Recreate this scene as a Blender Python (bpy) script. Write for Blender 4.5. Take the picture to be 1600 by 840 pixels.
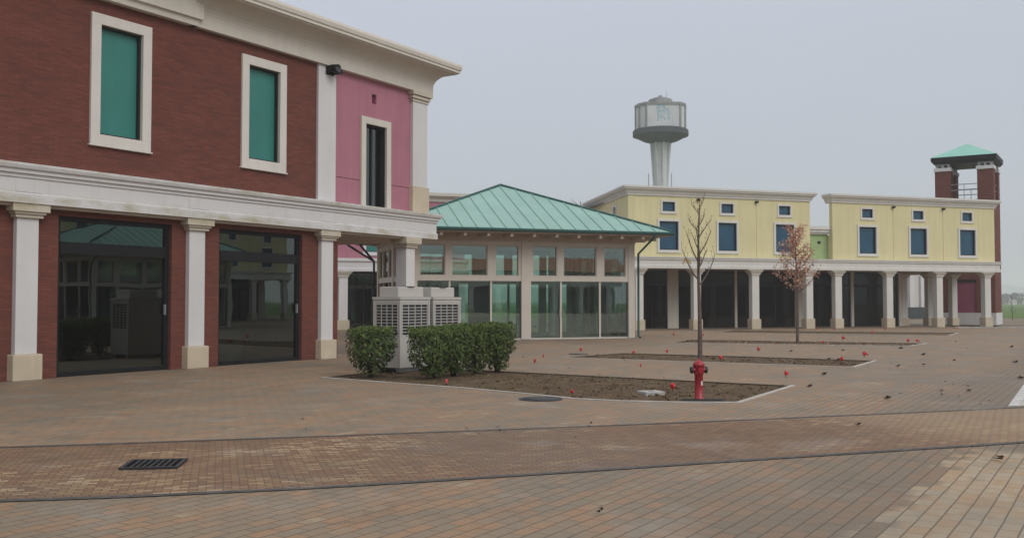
import bpy, bmesh, math, random
from mathutils import Vector, Matrix
R = math.radians
for o in list(bpy.data.objects): bpy.data.objects.remove(o)
S = bpy.context.scene
COL = S.collection

# ------------------------------------------------------------ camera, sky, sun, exposure
cam = bpy.data.cameras.new('camera'); camo = bpy.data.objects.new('camera', cam); COL.objects.link(camo)
cam.sensor_width = 36; cam.lens = 36*1500/1600
camo.location = (0, 0, 1.6); camo.rotation_euler = (R(90)+math.atan(50/1500), 0, 0)
cam.clip_start = .1; cam.clip_end = 8000
S.camera = camo
S.view_settings.view_transform = 'Standard'; S.view_settings.look = 'None'
S.view_settings.exposure = 0.2; S.view_settings.gamma = 1
S.render.engine = 'CYCLES'
S.cycles.use_denoising = True
S.cycles.max_bounces = 8; S.cycles.volume_bounces = 3; S.cycles.transparent_max_bounces = 24
S.cycles.caustics_reflective = False; S.cycles.caustics_refractive = False

SUN_EL, SUN_AZ = R(40), R(135)          # azimuth clockwise from +Y (north)
W = bpy.data.worlds.new('World'); S.world = W; W.use_nodes = True
nt = W.node_tree; nt.nodes.clear()
out = nt.nodes.new('ShaderNodeOutputWorld'); bg = nt.nodes.new('ShaderNodeBackground')
sky = nt.nodes.new('ShaderNodeTexSky'); sky.sky_type = 'NISHITA'; sky.sun_disc = False
sky.sun_elevation = SUN_EL; sky.sun_rotation = SUN_AZ; sky.dust_density = 4; sky.air_density = 1
mix = nt.nodes.new('ShaderNodeMix'); mix.data_type = 'RGBA'; mix.inputs['Factor'].default_value = .93
# overcast cloud deck: about twice as bright overhead as at the horizon
tc = nt.nodes.new('ShaderNodeTexCoord'); sp = nt.nodes.new('ShaderNodeSeparateXYZ')
rmp = nt.nodes.new('ShaderNodeValToRGB')
e = rmp.color_ramp.elements
e[0].position = .0; e[0].color = (4.1, 4.45, 4.95, 1)
e[1].position = 1; e[1].color = (9.4, 9.6, 10.0, 1)
k = e.new(.10); k.color = (4.45, 4.8, 5.4, 1)
k = e.new(.35); k.color = (5.15, 5.45, 6.25, 1)
nt.links.new(tc.outputs['Generated'], sp.inputs[0]); nt.links.new(sp.outputs[2], rmp.inputs[0])
nz = nt.nodes.new('ShaderNodeTexNoise'); nz.inputs['Scale'].default_value = 2.2; nz.inputs['Detail'].default_value = 4
mp = nt.nodes.new('ShaderNodeMapping'); mp.inputs['Scale'].default_value = (1, 1, 2.5)
nt.links.new(tc.outputs['Generated'], mp.inputs[0]); nt.links.new(mp.outputs[0], nz.inputs[0])
mr = nt.nodes.new('ShaderNodeMapRange'); mr.inputs[3].default_value = .95; mr.inputs[4].default_value = 1.05
nt.links.new(nz.outputs[0], mr.inputs[0])
vm = nt.nodes.new('ShaderNodeVectorMath'); vm.operation = 'SCALE'
nt.links.new(rmp.outputs[0], vm.inputs[0]); nt.links.new(mr.outputs[0], vm.inputs['Scale'])
nt.links.new(sky.outputs[0], mix.inputs['A']); nt.links.new(vm.outputs[0], mix.inputs['B'])
nt.links.new(mix.outputs['Result'], bg.inputs[0]); bg.inputs[1].default_value = .1
nt.links.new(bg.outputs[0], out.inputs[0])

sl = bpy.data.lights.new('sun', 'SUN'); sl.energy = 1.1; sl.angle = R(35); sl.color = (1, .96, .9)
so = bpy.data.objects.new('sun', sl); COL.objects.link(so)
sd = Vector((math.sin(SUN_AZ)*math.cos(SUN_EL), math.cos(SUN_AZ)*math.cos(SUN_EL), math.sin(SUN_EL)))
so.rotation_euler = sd.to_track_quat('Z', 'Y').to_euler(); so.location = sd*100

# ------------------------------------------------------------ helpers
def tag(o, label=None, cat=None, group=None, kind=None):
    if label: o['label'] = label
    if cat: o['category'] = cat
    if group: o['group'] = group
    if kind: o['kind'] = kind
    return o
def thing(name, label, cat, loc=(0, 0, 0), rz=0, group=None):
    o = bpy.data.objects.new(name, None); COL.objects.link(o); o.empty_display_size = .2
    o.location = loc; o.rotation_euler = (0, 0, rz)
    return tag(o, label, cat, group)
def copy_tree(o, parent=None):
    c = o.copy(); COL.objects.link(c); c.parent = parent
    for ch in list(o.children): copy_tree(ch, c)
    return c

class MB:
    def __init__(s): s.v = []; s.f = []; s.M = Matrix(); s.sm = []
    def add(s, vs, fs, smooth=False):
        b = len(s.v); s.v += [tuple(s.M @ Vector(v)) for v in vs]
        s.f += [tuple(b+i for i in f) for f in fs]; s.sm += [smooth]*len(fs)
        return s
    def box(s, x0, x1, y0, y1, z0, z1):
        return s.add([(x0,y0,z0),(x1,y0,z0),(x1,y1,z0),(x0,y1,z0),(x0,y0,z1),(x1,y0,z1),(x1,y1,z1),(x0,y1,z1)],
              [(0,3,2,1),(4,5,6,7),(0,1,5,4),(1,2,6,5),(2,3,7,6),(3,0,4,7)])
    def frustum(s, cx, cy, z0, z1, w0, d0, w1, d1):
        vs = []
        for z, w, d in ((z0, w0, d0), (z1, w1, d1)):
            vs += [(cx-w/2,cy-d/2,z),(cx+w/2,cy-d/2,z),(cx+w/2,cy+d/2,z),(cx-w/2,cy+d/2,z)]
        return s.add(vs, [(0,3,2,1),(4,5,6,7),(0,1,5,4),(1,2,6,5),(2,3,7,6),(3,0,4,7)])
    def rect(s, xa, xb, za, zb, w, y0, y1):          # a picture-frame, w wide inside (w>0 outward)
        s.box(xa-w, xb+w, y0, y1, zb, zb+w); s.box(xa-w, xb+w, y0, y1, za-w, za)
        s.box(xa-w, xa, y0, y1, za, zb); s.box(xb, xb+w, y0, y1, za, zb); return s
    def wall(s, x0, x1, z0, z1, yf, yb, holes=()):
        xs = sorted({x0, x1, *[h[0] for h in holes], *[h[1] for h in holes]}); xs = [x for x in xs if x0 <= x <= x1]
        zs = sorted({z0, z1, *[h[2] for h in holes], *[h[3] for h in holes]}); zs = [z for z in zs if z0 <= z <= z1]
        def solid(i, j):
            if not (0 <= i < len(xs)-1 and 0 <= j < len(zs)-1): return False
            cx, cz = (xs[i]+xs[i+1])/2, (zs[j]+zs[j+1])/2
            return not any(h[0] < cx < h[1] and h[2] < cz < h[3] for h in holes)
        for i in range(len(xs)-1):
            for j in range(len(zs)-1):
                if not solid(i, j): continue
                a, b, c, d = xs[i], xs[i+1], zs[j], zs[j+1]
                s.add([(a,yf,c),(b,yf,c),(b,yf,d),(a,yf,d)], [(0,1,2,3)])
                s.add([(a,yb,c),(b,yb,c),(b,yb,d),(a,yb,d)], [(3,2,1,0)])
                if not solid(i-1, j): s.add([(a,yf,c),(a,yf,d),(a,yb,d),(a,yb,c)], [(0,1,2,3)])
                if not solid(i+1, j): s.add([(b,yf,c),(b,yb,c),(b,yb,d),(b,yf,d)], [(0,1,2,3)])
                if not solid(i, j-1): s.add([(a,yf,c),(a,yb,c),(b,yb,c),(b,yf,c)], [(0,1,2,3)])
                if not solid(i, j+1): s.add([(a,yf,d),(b,yf,d),(b,yb,d),(a,yb,d)], [(0,1,2,3)])
        return s
    def tube(s, pts, rad, n=8, cap=True, smooth=True):
        pts = [Vector(p) for p in pts]; rings = []
        for i, p in enumerate(pts):
            t = (pts[min(i+1, len(pts)-1)]-pts[max(i-1, 0)]).normalized()
            u = t.orthogonal().normalized() if i == 0 else (u - t*u.dot(t)).normalized()
            w = t.cross(u); r = rad[i] if hasattr(rad, '__len__') else rad
            rings.append([p+(u*math.cos(2*math.pi*j/n)+w*math.sin(2*math.pi*j/n))*r for j in range(n)])
        vs = [v for r in rings for v in r]; fs = []
        for i in range(len(pts)-1):
            for j in range(n): fs.append((i*n+j, i*n+(j+1) % n, (i+1)*n+(j+1) % n, (i+1)*n+j))
        s.add(vs, fs, smooth)
        if cap:
            s.add(rings[0], [tuple(reversed(range(n)))]); s.add(rings[-1], [tuple(range(n))])
        return s
    def lathe(s, prof, n=24, c=(0, 0), smooth=True, a0=0):
        vs = []; fs = []
        for r, z in prof:
            vs += [(c[0]+r*math.cos(a0+2*math.pi*j/n), c[1]+r*math.sin(a0+2*math.pi*j/n), z) for j in range(n)]
        m = len(prof)
        for i in range(m-1):
            for j in range(n): fs.append((i*n+j, i*n+(j+1) % n, (i+1)*n+(j+1) % n, (i+1)*n+j))
        fs.append(tuple(reversed(range(n)))); s.add(vs, fs, smooth); s.add(vs[-n:], [tuple(range(n))]); return s
    def sweep(s, path, prof, caps=True, smooth=False):
        """profile (out, z) carried along a plan path; out points to the right of travel; corners mitred"""
        P = [Vector(p) for p in path]; ns = []
        for a, b in zip(P, P[1:]):
            t = (b-a).normalized(); ns.append(Vector((t.y, -t.x)))
        rings = []
        for i, p in enumerate(P):
            if i == 0: m = ns[0]
            elif i == len(P)-1: m = ns[-1]
            else: m = (ns[i-1]+ns[i])/(1+ns[i-1].dot(ns[i]))
            rings.append([(p.x+m.x*o, p.y+m.y*o, z) for o, z in prof])
        n = len(prof)
        vs = [v for r in rings for v in r]; fs = []
        for i in range(len(P)-1):
            for j in range(n): fs.append((i*n+j, (i+1)*n+j, (i+1)*n+(j+1) % n, i*n+(j+1) % n))
        s.add(vs, fs, smooth)
        if caps: s.add(rings[0], [tuple(range(n))]); s.add(rings[-1], [tuple(reversed(range(n)))])
        return s
    def build(s, name, mat, parent=None, bevel=0):
        me = bpy.data.meshes.new(name); me.from_pydata(s.v, [], s.f)
        me.polygons.foreach_set('use_smooth', s.sm); me.update()
        o = bpy.data.objects.new(name, me); COL.objects.link(o); o.parent = parent
        if mat: me.materials.append(mat)
        if bevel:
            bm = bmesh.new(); bm.from_mesh(me); bmesh.ops.remove_doubles(bm, verts=bm.verts, dist=1e-5)
            bmesh.ops.recalc_face_normals(bm, faces=bm.faces)
            bmesh.ops.bevel(bm, geom=[x for x in bm.edges if x.is_manifold and x.calc_face_angle(0) > .6], offset=bevel, segments=2, affect='EDGES', profile=.6)
            bm.to_mesh(me); bm.free()
        return o

# ------------------------------------------------------------ materials
class NT:
    def __init__(s, name):
        s.m = bpy.data.materials.new(name); s.m.use_nodes = True; s.t = s.m.node_tree; s.n = s.t.nodes
        s.b = s.n['Principled BSDF']; s.l = s.t.links.new
        s.tc = s.n.new('ShaderNodeTexCoord'); s.obj = s.tc.outputs['Object']
    def new(s, t, **k):
        n = s.n.new(t)
        for a, v in k.items(): setattr(n, a, v)
        return n
    def mapping(s, scale=(1, 1, 1), rot=(0, 0, 0), loc=(0, 0, 0), src=None):
        m = s.new('ShaderNodeMapping'); m.inputs['Scale'].default_value = scale; m.inputs['Rotation'].default_value = rot
        m.inputs['Location'].default_value = loc; s.l(src or s.obj, m.inputs[0]); return m.outputs[0]
    def noise(s, scale, detail=4, rough=.55, src=None, dist=0):
        n = s.new('ShaderNodeTexNoise'); n.inputs['Scale'].default_value = scale; n.inputs['Detail'].default_value = detail
        n.inputs['Roughness'].default_value = rough; n.inputs['Distortion'].default_value = dist
        s.l(src or s.obj, n.inputs[0]); return n.outputs['Fac']
    def rng(s, src, a, b, c, d):
        n = s.new('ShaderNodeMapRange'); n.inputs[1].default_value = a; n.inputs[2].default_value = b
        n.inputs[3].default_value = c; n.inputs[4].default_value = d; s.l(src, n.inputs[0]); return n.outputs[0]
    def ramp(s, src, stops):
        n = s.new('ShaderNodeValToRGB'); el = n.color_ramp.elements
        while len(el) < len(stops): el.new(.5)
        for x, (p, c) in zip(el, stops): x.position = p; x.color = (*c, 1)
        s.l(src, n.inputs[0]); return n.outputs[0]
    def mix(s, f, a, b, mode='MIX'):
        n = s.new('ShaderNodeMix', data_type='RGBA', blend_type=mode)
        for v, k in ((f, 'Factor'), (a, 'A'), (b, 'B')):
            i = n.inputs[k]
            if hasattr(v, 'links'): s.l(v, i)
            else: i.default_value = (*v, 1) if hasattr(v, '__len__') else v
        return n.outputs['Result']
    def math(s, op, a, b=0, c=None):
        n = s.new('ShaderNodeMath', operation=op)
        for i, v in enumerate((a, b) if c is None else (a, b, c)):
            if hasattr(v, 'links'): s.l(v, n.inputs[i])
            else: n.inputs[i].default_value = v
        return n.outputs[0]
    def bump(s, h, st=.2, d=.01):
        n = s.new('ShaderNodeBump'); n.inputs['Strength'].default_value = st; n.inputs['Distance'].default_value = d
        s.l(h, n.inputs['Height']); s.l(n.outputs[0], s.b.inputs['Normal'])
    def done(s, col=None, rough=.8, spec=.3, metal=0):
        if col is not None:
            if hasattr(col, 'links'): s.l(col, s.b.inputs['Base Color'])
            else: s.b.inputs['Base Color'].default_value = (*col, 1)
        if hasattr(rough, 'links'): s.l(rough, s.b.inputs['Roughness'])
        else: s.b.inputs['Roughness'].default_value = rough
        s.b.inputs['Specular IOR Level'].default_value = spec; s.b.inputs['Metallic'].default_value = metal
        return s.m

def plain(name, c, rough=.7, spec=.3, var=.12, scale=1.5, metal=0, streak=0, bumpy=0):
    t = NT(name)
    a = t.noise(scale, 6, .6); f = t.rng(a, .3, .7, 1-var, 1+var)
    if streak:
        b = t.noise(1, 5, .6, src=t.mapping((5, 5, .35))); g = t.rng(b, .35, .75, 1, 1-streak); f = t.math('MULTIPLY', f, g)
    n = t.new('ShaderNodeVectorMath', operation='SCALE'); n.inputs[0].default_value = c; t.l(f, n.inputs['Scale'])
    if bumpy: t.bump(t.noise(90, 3, .7), bumpy, .01)
    return t.done(n.outputs[0], rough, spec, metal)

def brick(name, c1, c2, c3):
    t = NT(name)
    gx = t.new('ShaderNodeSeparateXYZ'); t.l(t.obj, gx.inputs[0])
    cb = t.new('ShaderNodeCombineXYZ'); t.l(t.math('ADD', gx.outputs[0], gx.outputs[1]), cb.inputs[0]); t.l(gx.outputs[2], cb.inputs[1])
    b = t.new('ShaderNodeTexBrick'); b.inputs['Scale'].default_value = 1; b.inputs['Brick Width'].default_value = .25; b.inputs['Row Height'].default_value = .052
    b.inputs['Mortar Size'].default_value = .006; b.inputs['Mortar Smooth'].default_value = .3
    b.inputs['Color1'].default_value = (0, 0, 0, 1); b.inputs['Color2'].default_value = (1, 1, 1, 1); b.inputs['Mortar'].default_value = (.5, .5, .5, 1)
    t.l(cb.outputs[0], b.inputs[0])
    n1 = t.noise(1.1, 7, .65, src=t.mapping((.5, .5, 2.2)))
    n2 = t.noise(1, 4, .6, src=t.mapping((2.2, 2.2, 22)))
    v = t.math('ADD', t.math('MULTIPLY', b.outputs['Color'], .22), t.math('ADD', t.math('MULTIPLY', n1, .62), t.math('MULTIPLY', n2, .55)))
    col = t.ramp(v, [(.45, c1), (.7, c2), (.98, c3)])
    col = t.mix(t.math('MULTIPLY', b.outputs['Fac'], .55), col, tuple(x*.6 for x in c2))
    t.bump(t.math('SUBTRACT', 1, b.outputs['Fac']), .5, .01)
    return t.done(col, .85, .2)

DA = R(57.3)
def pavers(name, rot, bw, rh, mortar, stops, patch, mcol, pale=None, patchscale=.35, offset=.5, cross=.8, rows=0, patchx=0):
    t = NT(name)
    src = t.mapping(rot=(0, 0, -rot))
    wob = t.new('ShaderNodeVectorMath', operation='ADD'); t.l(src, wob.inputs[0])
    nn = t.new('ShaderNodeTexNoise'); nn.inputs['Scale'].default_value = .8; nn.inputs['Detail'].default_value = 3; t.l(src, nn.inputs[0])
    sc = t.new('ShaderNodeVectorMath', operation='SCALE'); t.l(nn.outputs['Color'], sc.inputs[0]); sc.inputs['Scale'].default_value = .03
    t.l(sc.outputs[0], wob.inputs[1])
    b = t.new('ShaderNodeTexBrick'); b.inputs['Scale'].default_value = 1; b.inputs['Brick Width'].default_value = bw; b.inputs['Row Height'].default_value = rh
    b.inputs['Mortar Size'].default_value = mortar; b.inputs['Mortar Smooth'].default_value = .4; b.offset = offset
    b.inputs['Color1'].default_value = (0, 0, 0, 1); b.inputs['Color2'].default_value = (1, 1, 1, 1); b.inputs['Mortar'].default_value = (.5, .5, .5, 1)
    t.l(wob.outputs[0], b.inputs[0])
    sy = t.new('ShaderNodeSeparateXYZ'); t.l(wob.outputs[0], sy.inputs[0])
    row = t.math('ABSOLUTE', t.math('SUBTRACT', t.math('FRACT', t.math('DIVIDE', sy.outputs[1], rh)), .5))
    rowl = t.rng(row, .5-.009/rh, .5-.003/rh, 0, 1)
    big = t.noise(patchscale, 5, .6, src=t.mapping((1, 2.6, 1), src=src))
    v = t.math('ADD', t.math('MULTIPLY', b.outputs['Color'], patch), t.rng(big, .25, .75, -.25, 1.25-patch))
    col = t.ramp(v, stops)
    if pale:                                   # a newer, paler batch laid beyond one joint line
        sx = t.new('ShaderNodeSeparateXYZ'); t.l(src, sx.inputs[0])
        jag = t.math('ADD', t.math('MULTIPLY', b.outputs['Color'], .3), t.math('MULTIPLY', t.noise(1.2, 3), .35))
        m = t.math('MULTIPLY', t.rng(t.math('ADD', sx.outputs[1], jag), pale[0], pale[0]-.12, 0, 1), t.rng(sx.outputs[0], 11.3, 11.7, 1, 0))
        col = t.mix(m, col, t.ramp(v, pale[1]))
        # an older grey-brown run-off stain beside it
        m2 = t.math('MULTIPLY', t.rng(t.math('ADD', sx.outputs[1], t.math('MULTIPLY', t.noise(.9, 4), .9)), pale[0]+1.9, pale[0]+.8, 0, 1), t.math('SUBTRACT', 1, m))
        col = t.mix(t.math('MULTIPLY', m2, .5), col, (.17, .13, .09))
    fine = t.noise(45, 4, .7); col = t.mix(t.rng(fine, .35, .7, 0, .28), col, (.07, .06, .05))
    damp = t.noise(.16, 5, .6); col = t.mix(t.rng(damp, .46, .62, 0, .34), col, (.12, .10, .075))
    blot = t.noise(1.3, 6, .7, dist=1.2); col = t.mix(t.rng(blot, .53, .7, 0, .42), col, (.10, .085, .065))
    lime = t.noise(.7, 6, .65, src=t.mapping(loc=(7, 3, 0))); col = t.mix(t.rng(lime, .54, .74, 0, .4), col, (.36, .33, .29))
    if patchx:
        sp2 = t.new('ShaderNodeSeparateXYZ'); t.l(src, sp2.inputs[0])
        pm = t.rng(t.math('ADD', sp2.outputs[0], t.math('MULTIPLY', t.noise(.8, 5, .6), 3)), patchx, patchx+1.6, 0, .6); col = t.mix(pm, col, (.36, .245, .14))
    col = t.mix(t.math('MULTIPLY', b.outputs['Fac'], cross), col, mcol)
    if rows: col = t.mix(t.math('MULTIPLY', rowl, rows), col, mcol)
    h = t.math('SUBTRACT', t.math('ADD', t.math('MULTIPLY', fine, .25), t.math('MULTIPLY', b.outputs['Color'], .2)), b.outputs['Fac'])
    t.bump(h, .45, .008)
    return t.done(col, t.rng(damp, .4, .7, .8, .55), .3)

def glass(name, tint, refl=1.0, f0=.06):
    t = NT(name); t.n.remove(t.b)
    tr = t.new('ShaderNodeBsdfTransparent'); tr.inputs[0].default_value = (*tint, 1)
    gl = t.new('ShaderNodeBsdfGlossy'); gl.inputs['Roughness'].default_value = .0; gl.inputs[0].default_value = (.86, .97, .94, 1)
    lw = t.new('ShaderNodeFresnel'); lw.inputs[0].default_value = 1.5
    nz = t.noise(.7, 2); bp = t.new('ShaderNodeBump'); bp.inputs['Strength'].default_value = .03; bp.inputs['Distance'].default_value = .05
    t.l(nz, bp.inputs['Height']); t.l(bp.outputs[0], gl.inputs['Normal'])
    f = t.math('ADD', t.math('MULTIPLY', lw.outputs[0], refl), f0)
    mx = t.new('ShaderNodeMixShader'); t.l(f, mx.inputs[0]); t.l(tr.outputs[0], mx.inputs[1]); t.l(gl.outputs[0], mx.inputs[2])
    t.l(mx.outputs[0], t.n['Material Output'].inputs[0]); return t.m

def trim_paint(name, c, moss, bands):
    """painted trim with greenish algae stains hugging given height bands"""
    t = NT(name); sx = t.new('ShaderNodeSeparateXYZ'); t.l(t.obj, sx.inputs[0])
    col = t.mix(t.rng(t.noise(.9, 6, .6), .3, .7, 0, .3), c, tuple(x*.86 for x in c))
    tot = None
    for z0, h in bands:
        d = t.rng(t.math('ABSOLUTE', t.math('SUBTRACT', sx.outputs[2], z0)), 0, h, 1, 0)
        tot = d if tot is None else t.math('MAXIMUM', tot, d)
    n = t.rng(t.noise(1, 6, .65, src=t.mapping((1.3, 1.3, 3))), .43, .66, 0, 1)
    col = t.mix(t.math('MULTIPLY', t.math('MULTIPLY', tot, n), .8), col, moss)
    st = t.rng(t.noise(1, 4, .6, src=t.mapping((7, 7, .4))), .55, .75, 0, .16)
    col = t.mix(st, col, (.25, .24, .2))
    return t.done(col, .7, .25)

def leafmat(name, stops, trans=.3, rough=.5):
    t = NT(name); g = t.new('ShaderNodeNewGeometry')
    v = t.math('ADD', t.math('MULTIPLY', g.outputs['Random Per Island'], .7), t.math('MULTIPLY', t.noise(3, 3), .5))
    col = t.ramp(v, stops)
    t.b.inputs['Subsurface Weight'].default_value = 0
    m = t.done(col, rough, .35)
    tl = t.new('ShaderNodeBsdfTranslucent'); t.l(col, tl.inputs[0])
    mx = t.new('ShaderNodeMixShader'); mx.inputs[0].default_value = trans
    t.l(t.b.outputs[0], mx.inputs[1]); t.l(tl.outputs[0], mx.inputs[2]); t.l(mx.outputs[0], t.n['Material Output'].inputs[0])
    return m

WHITE = (.64, .63, .625); CREAM = (.62, .58, .51)
M = dict(
 brick=brick('red_brick', (.105, .046, .036), (.162, .056, .042), (.21, .080, .060)),
 white=plain('white_paint', WHITE, .65, .3, .05, .8, streak=.06),
 owhite=plain('off_white_paint', (.66, .645, .60), .7, .25, .05, .8, streak=.07),
 framew=plain('window_surround_paint', (.66, .625, .575), .75, .2, .05, .8, streak=.08),
 trooft=plain('tower_roof_metal', (.24, .50, .41), .5, .35, .07, .9),
 cream=plain('cream_render', CREAM, .8, .2, .05, .6, streak=.07),
 band=trim_paint('band_paint', WHITE, (.33, .29, .13), [(3.64, .22), (4.33, .12)]),
 beige=plain('beige_stone', (.56, .48, .36), .8, .2, .08, 2, streak=.1),
 capst=trim_paint('capital_stone', (.56, .51, .42), (.34, .29, .14), [(3.5, .2)]),
 pink=plain('pink_render', (.42, .18, .23), .85, .2, .07, .7, streak=.11, bumpy=.15),
 pinkdark=plain('magenta_panel', (.17, .03, .07), .6),
 yellow=plain('yellow_render', (.70, .635, .37), .85, .2, .05, .5, streak=.11, bumpy=.15),
 green=plain('green_render', (.34, .45, .22), .85, .2, .06, .6, streak=.05),
 palewall=plain('pale_render', (.62, .6, .56), .85, .2, .06, .3, streak=.08),
 terracotta=plain('terracotta_tiles', (.42, .15, .08), .8, .2, .25, 3),
 teal=plain('teal_shutter', (.032, .205, .175), .4, .45, .10, .9, streak=.12),
 bluep=plain('blue_shutter', (.012, .075, .135), .3, .5, .15, 1.2),
 dark=plain('black_steel', (.012, .013, .015), .5, .18, .1, 2),
 lining=plain('dark_reveal', (.02, .02, .022), .6),
 taupe=plain('taupe_paint', (.60, .55, .48), .6, .3, .05, 1.2, streak=.05),
 rooft=plain('green_standing_seam', (.255, .42, .362), .5, .35, .07, .9, streak=.05),
 roofd=plain('dark_green_flashing', (.02, .085, .075), .45, .4, .1, 2),
 soffit=plain('soffit_boards', (.50, .42, .36), .7, .2, .08, 2),
 roofmem=plain('roof_membrane', (.25, .25, .25), .9, .1),
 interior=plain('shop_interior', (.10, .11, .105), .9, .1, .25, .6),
 stripe=plain('pale_stripe_paint', (.50, .53, .48), .7, .2, .08, 1),
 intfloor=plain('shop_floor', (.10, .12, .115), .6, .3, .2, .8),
 conc=plain('tower_concrete', (.61, .61, .62), .9, .1, .1, .35, streak=.15),
 concm=plain('weathered_concrete', (.30, .30, .30), .9, .1, .2, .3, streak=.2),
 concd=plain('dark_concrete', (.065, .078, .08), .9, .1, .25, .3, streak=.2),
 emblem=plain('faded_blue_paint', (.34, .47, .54), .95, .05, .25, 1.2),
 acw=plain('ivory_sheet_metal', (.50, .475, .44), .4, .4, .05, 1.2, streak=.06),
 acd=plain('coil_fins', (.045, .048, .055), .6, .3, .3, 8),
 steel=plain('galvanised_steel', (.35, .36, .37), .4, .5, .1, 4, metal=.7),
 cast=plain('cast_iron', (.03, .03, .033), .6, .4, .3, 6),
 pitshade=plain('drain_shade', (.006, .006, .006), .95, .05),
 red=plain('hydrant_red', (.30, .012, .022), .38, .5, .15, 9),
 rollerp=plain('magenta_roller_door', (.27, .06, .115), .6),
 redtape=plain('red_plastic', (.55, .012, .02), .35, .5, .1, 8),
 pinktape=plain('pink_red_plastic', (.75, .05, .09), .3, .5, .1, 8),
 tagw=plain('white_sticker', (.7, .7, .68), .5),
 bark=plain('young_bark', (.13, .10, .085), .9, .1, .3, 12, bumpy=.5),
 twig=plain('twig_bark', (.17, .125, .09), .9, .1, .25, 12),
 stem=plain('shrub_stem', (.04, .032, .022), .95, .1, .3, 15),
 leafg=leafmat('laurel_leaves', [(.15, (.032, .052, .016)), (.5, (.075, .122, .03)), (.8, (.125, .185, .045)), (1, (.21, .26, .07))], .3),
 leafn=leafmat('bright_young_leaves', [(.2, (.09, .14, .035)), (.9, (.20, .26, .07))], .35),
 leafr=leafmat('russet_leaves', [(.1, (.26, .085, .06)), (.35, (.46, .17, .11)), (.6, (.62, .33, .22)), (.9, (.76, .60, .45))], .35, .6),
 leafy=leafmat('yellow_leaves', [(.2, (.45, .25, .05)), (.9, (.6, .42, .1))], .35),
 leafd=leafmat('dead_leaves', [(.2, (.025, .016, .012)), (.9, (.075, .045, .03))], .1),
 leaff=leafmat('distant_leaves', [(.2, (.03, .03, .026)), (.9, (.07, .066, .056))], .1),
 gdoor=glass('dark_shop_glass', (.24, .31, .30), 1.5, .06),
 garc=glass('arcade_glass', (.13, .15, .15), .3, .012),
 gpav=glass('pavilion_glass', (.76, .87, .83), 1.0, .09),
 slab=plain('concrete_lid', (.40, .385, .36), .9, .1, .15, 6),
 kerb=plain('concrete_kerb', (.42, .39, .35), .9, .1, .2, 3),
 soilshade=plain('shaded_soil_kerb', (.10, .08, .06), .95, .1, .3, 5),
 line=plain('white_road_paint', (.50, .48, .45), .8, .2, .3, 5),
 bluestone=pavers('dark_edging', DA, .2, .1, .006, [(0, (.055, .055, .058)), (.5, (.085, .082, .08)), (1, (.12, .11, .10))], .5, (.03, .03, .03)),
)
PAV = [(0.0, (0.2108, 0.1721, 0.1284)), (0.18, (0.2699, 0.1997, 0.1326)), (0.38, (0.2453, 0.1953, 0.1366)), (0.55, (0.2947, 0.1997, 0.1244)), (0.72, (0.3392, 0.1997, 0.1118)), (0.88, (0.2798, 0.2137, 0.1409)), (1, (0.3688, 0.2734, 0.1697))]
PALE = [(0.0, (0.33, 0.2736, 0.1914)), (0.35, (0.4, 0.3168, 0.2132)), (0.55, (0.4, 0.264, 0.1522)), (0.75, (0.42, 0.336, 0.2262)), (1, (0.38, 0.24, 0.1305))]
M['pave'] = pavers('plaza_pavers', DA, .23, .135, .0065, PAV, .5, (.06, .048, .035), pale=(1.88, PALE), cross=.5, rows=.42, patchscale=.6)
ROAD = [(0.0, (0.1632, 0.095, 0.0559)), (0.3, (0.2397, 0.1472, 0.0791)), (0.5, (0.1989, 0.1045, 0.0619)), (0.75, (0.2907, 0.1805, 0.0946)), (0.97, (0.4284, 0.304, 0.1763))]
M['road'] = pavers('clinker_pavers', R(17), .14, .07, .006, ROAD, .62, (.05, .036, .025), patchscale=.28, patchx=9.0)

def soilmat():
    t = NT('bare_soil'); a = t.noise(2.2, 8, .7); b = t.noise(30, 6, .75)
    col = t.ramp(t.math('ADD', t.math('MULTIPLY', a, .6), t.math('MULTIPLY', b, .45)), [(.32, (.055, .036, .022)), (.48, (.105, .071, .043)), (.62, (.16, .113, .072)), (.8, (.27, .21, .15))])
    t.bump(b, .8, .03); return t.done(col, .95, .1)
M['soil'] = soilmat()
def grassmat():
    t = NT('field_grass'); a = t.noise(.02, 6, .6); b = t.noise(.8, 6, .7)
    col = t.ramp(t.math('ADD', t.math('MULTIPLY', a, .8), t.math('MULTIPLY', b, .25)), [(.3, (.05, .10, .022)), (.5, (.075, .15, .032)), (.66, (.12, .15, .05)), (.8, (.16, .14, .075))])
    return t.done(col, .95, .1)
M['grass'] = grassmat()
M['verge'] = plain('dry_verge', (.20, .165, .12), .95, .1, .25, .3)
M['woods'] = plain('hill_woods', (.17, .19, .205), 1, 0, .2, .02)

# ------------------------------------------------------------ the ground
def sheet(name, mat, pts, z, holes=(), kind='structure'):
    bm = bmesh.new(); edges = []
    for loop in [pts, *holes]:
        vs = [bm.verts.new((x, y, z)) for x, y in loop]
        edges += [bm.edges.new((vs[i], vs[(i+1) % len(vs)])) for i in range(len(vs))]
    bmesh.ops.triangle_fill(bm, use_beauty=True, use_dissolve=False, edges=edges)
    for f in bm.faces:
        f.normal_update()
        if f.normal.z < 0: f.normal_flip()
    me = bpy.data.meshes.new(name); bm.to_mesh(me); bm.free()
    o = bpy.data.objects.new(name, me); COL.objects.link(o); me.materials.append(mat)
    return tag(o, kind=kind)
sheet('ground', M['grass'], [(-1200, -400), (2400, -400), (2400, 2800), (-1200, 2800)], -.16)
sheet('verge', M['verge'], [(-60, 50), (20, 50), (60, 46), (110, 60), (110, 92), (20, 98), (-60, 98)], -.12)

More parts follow.
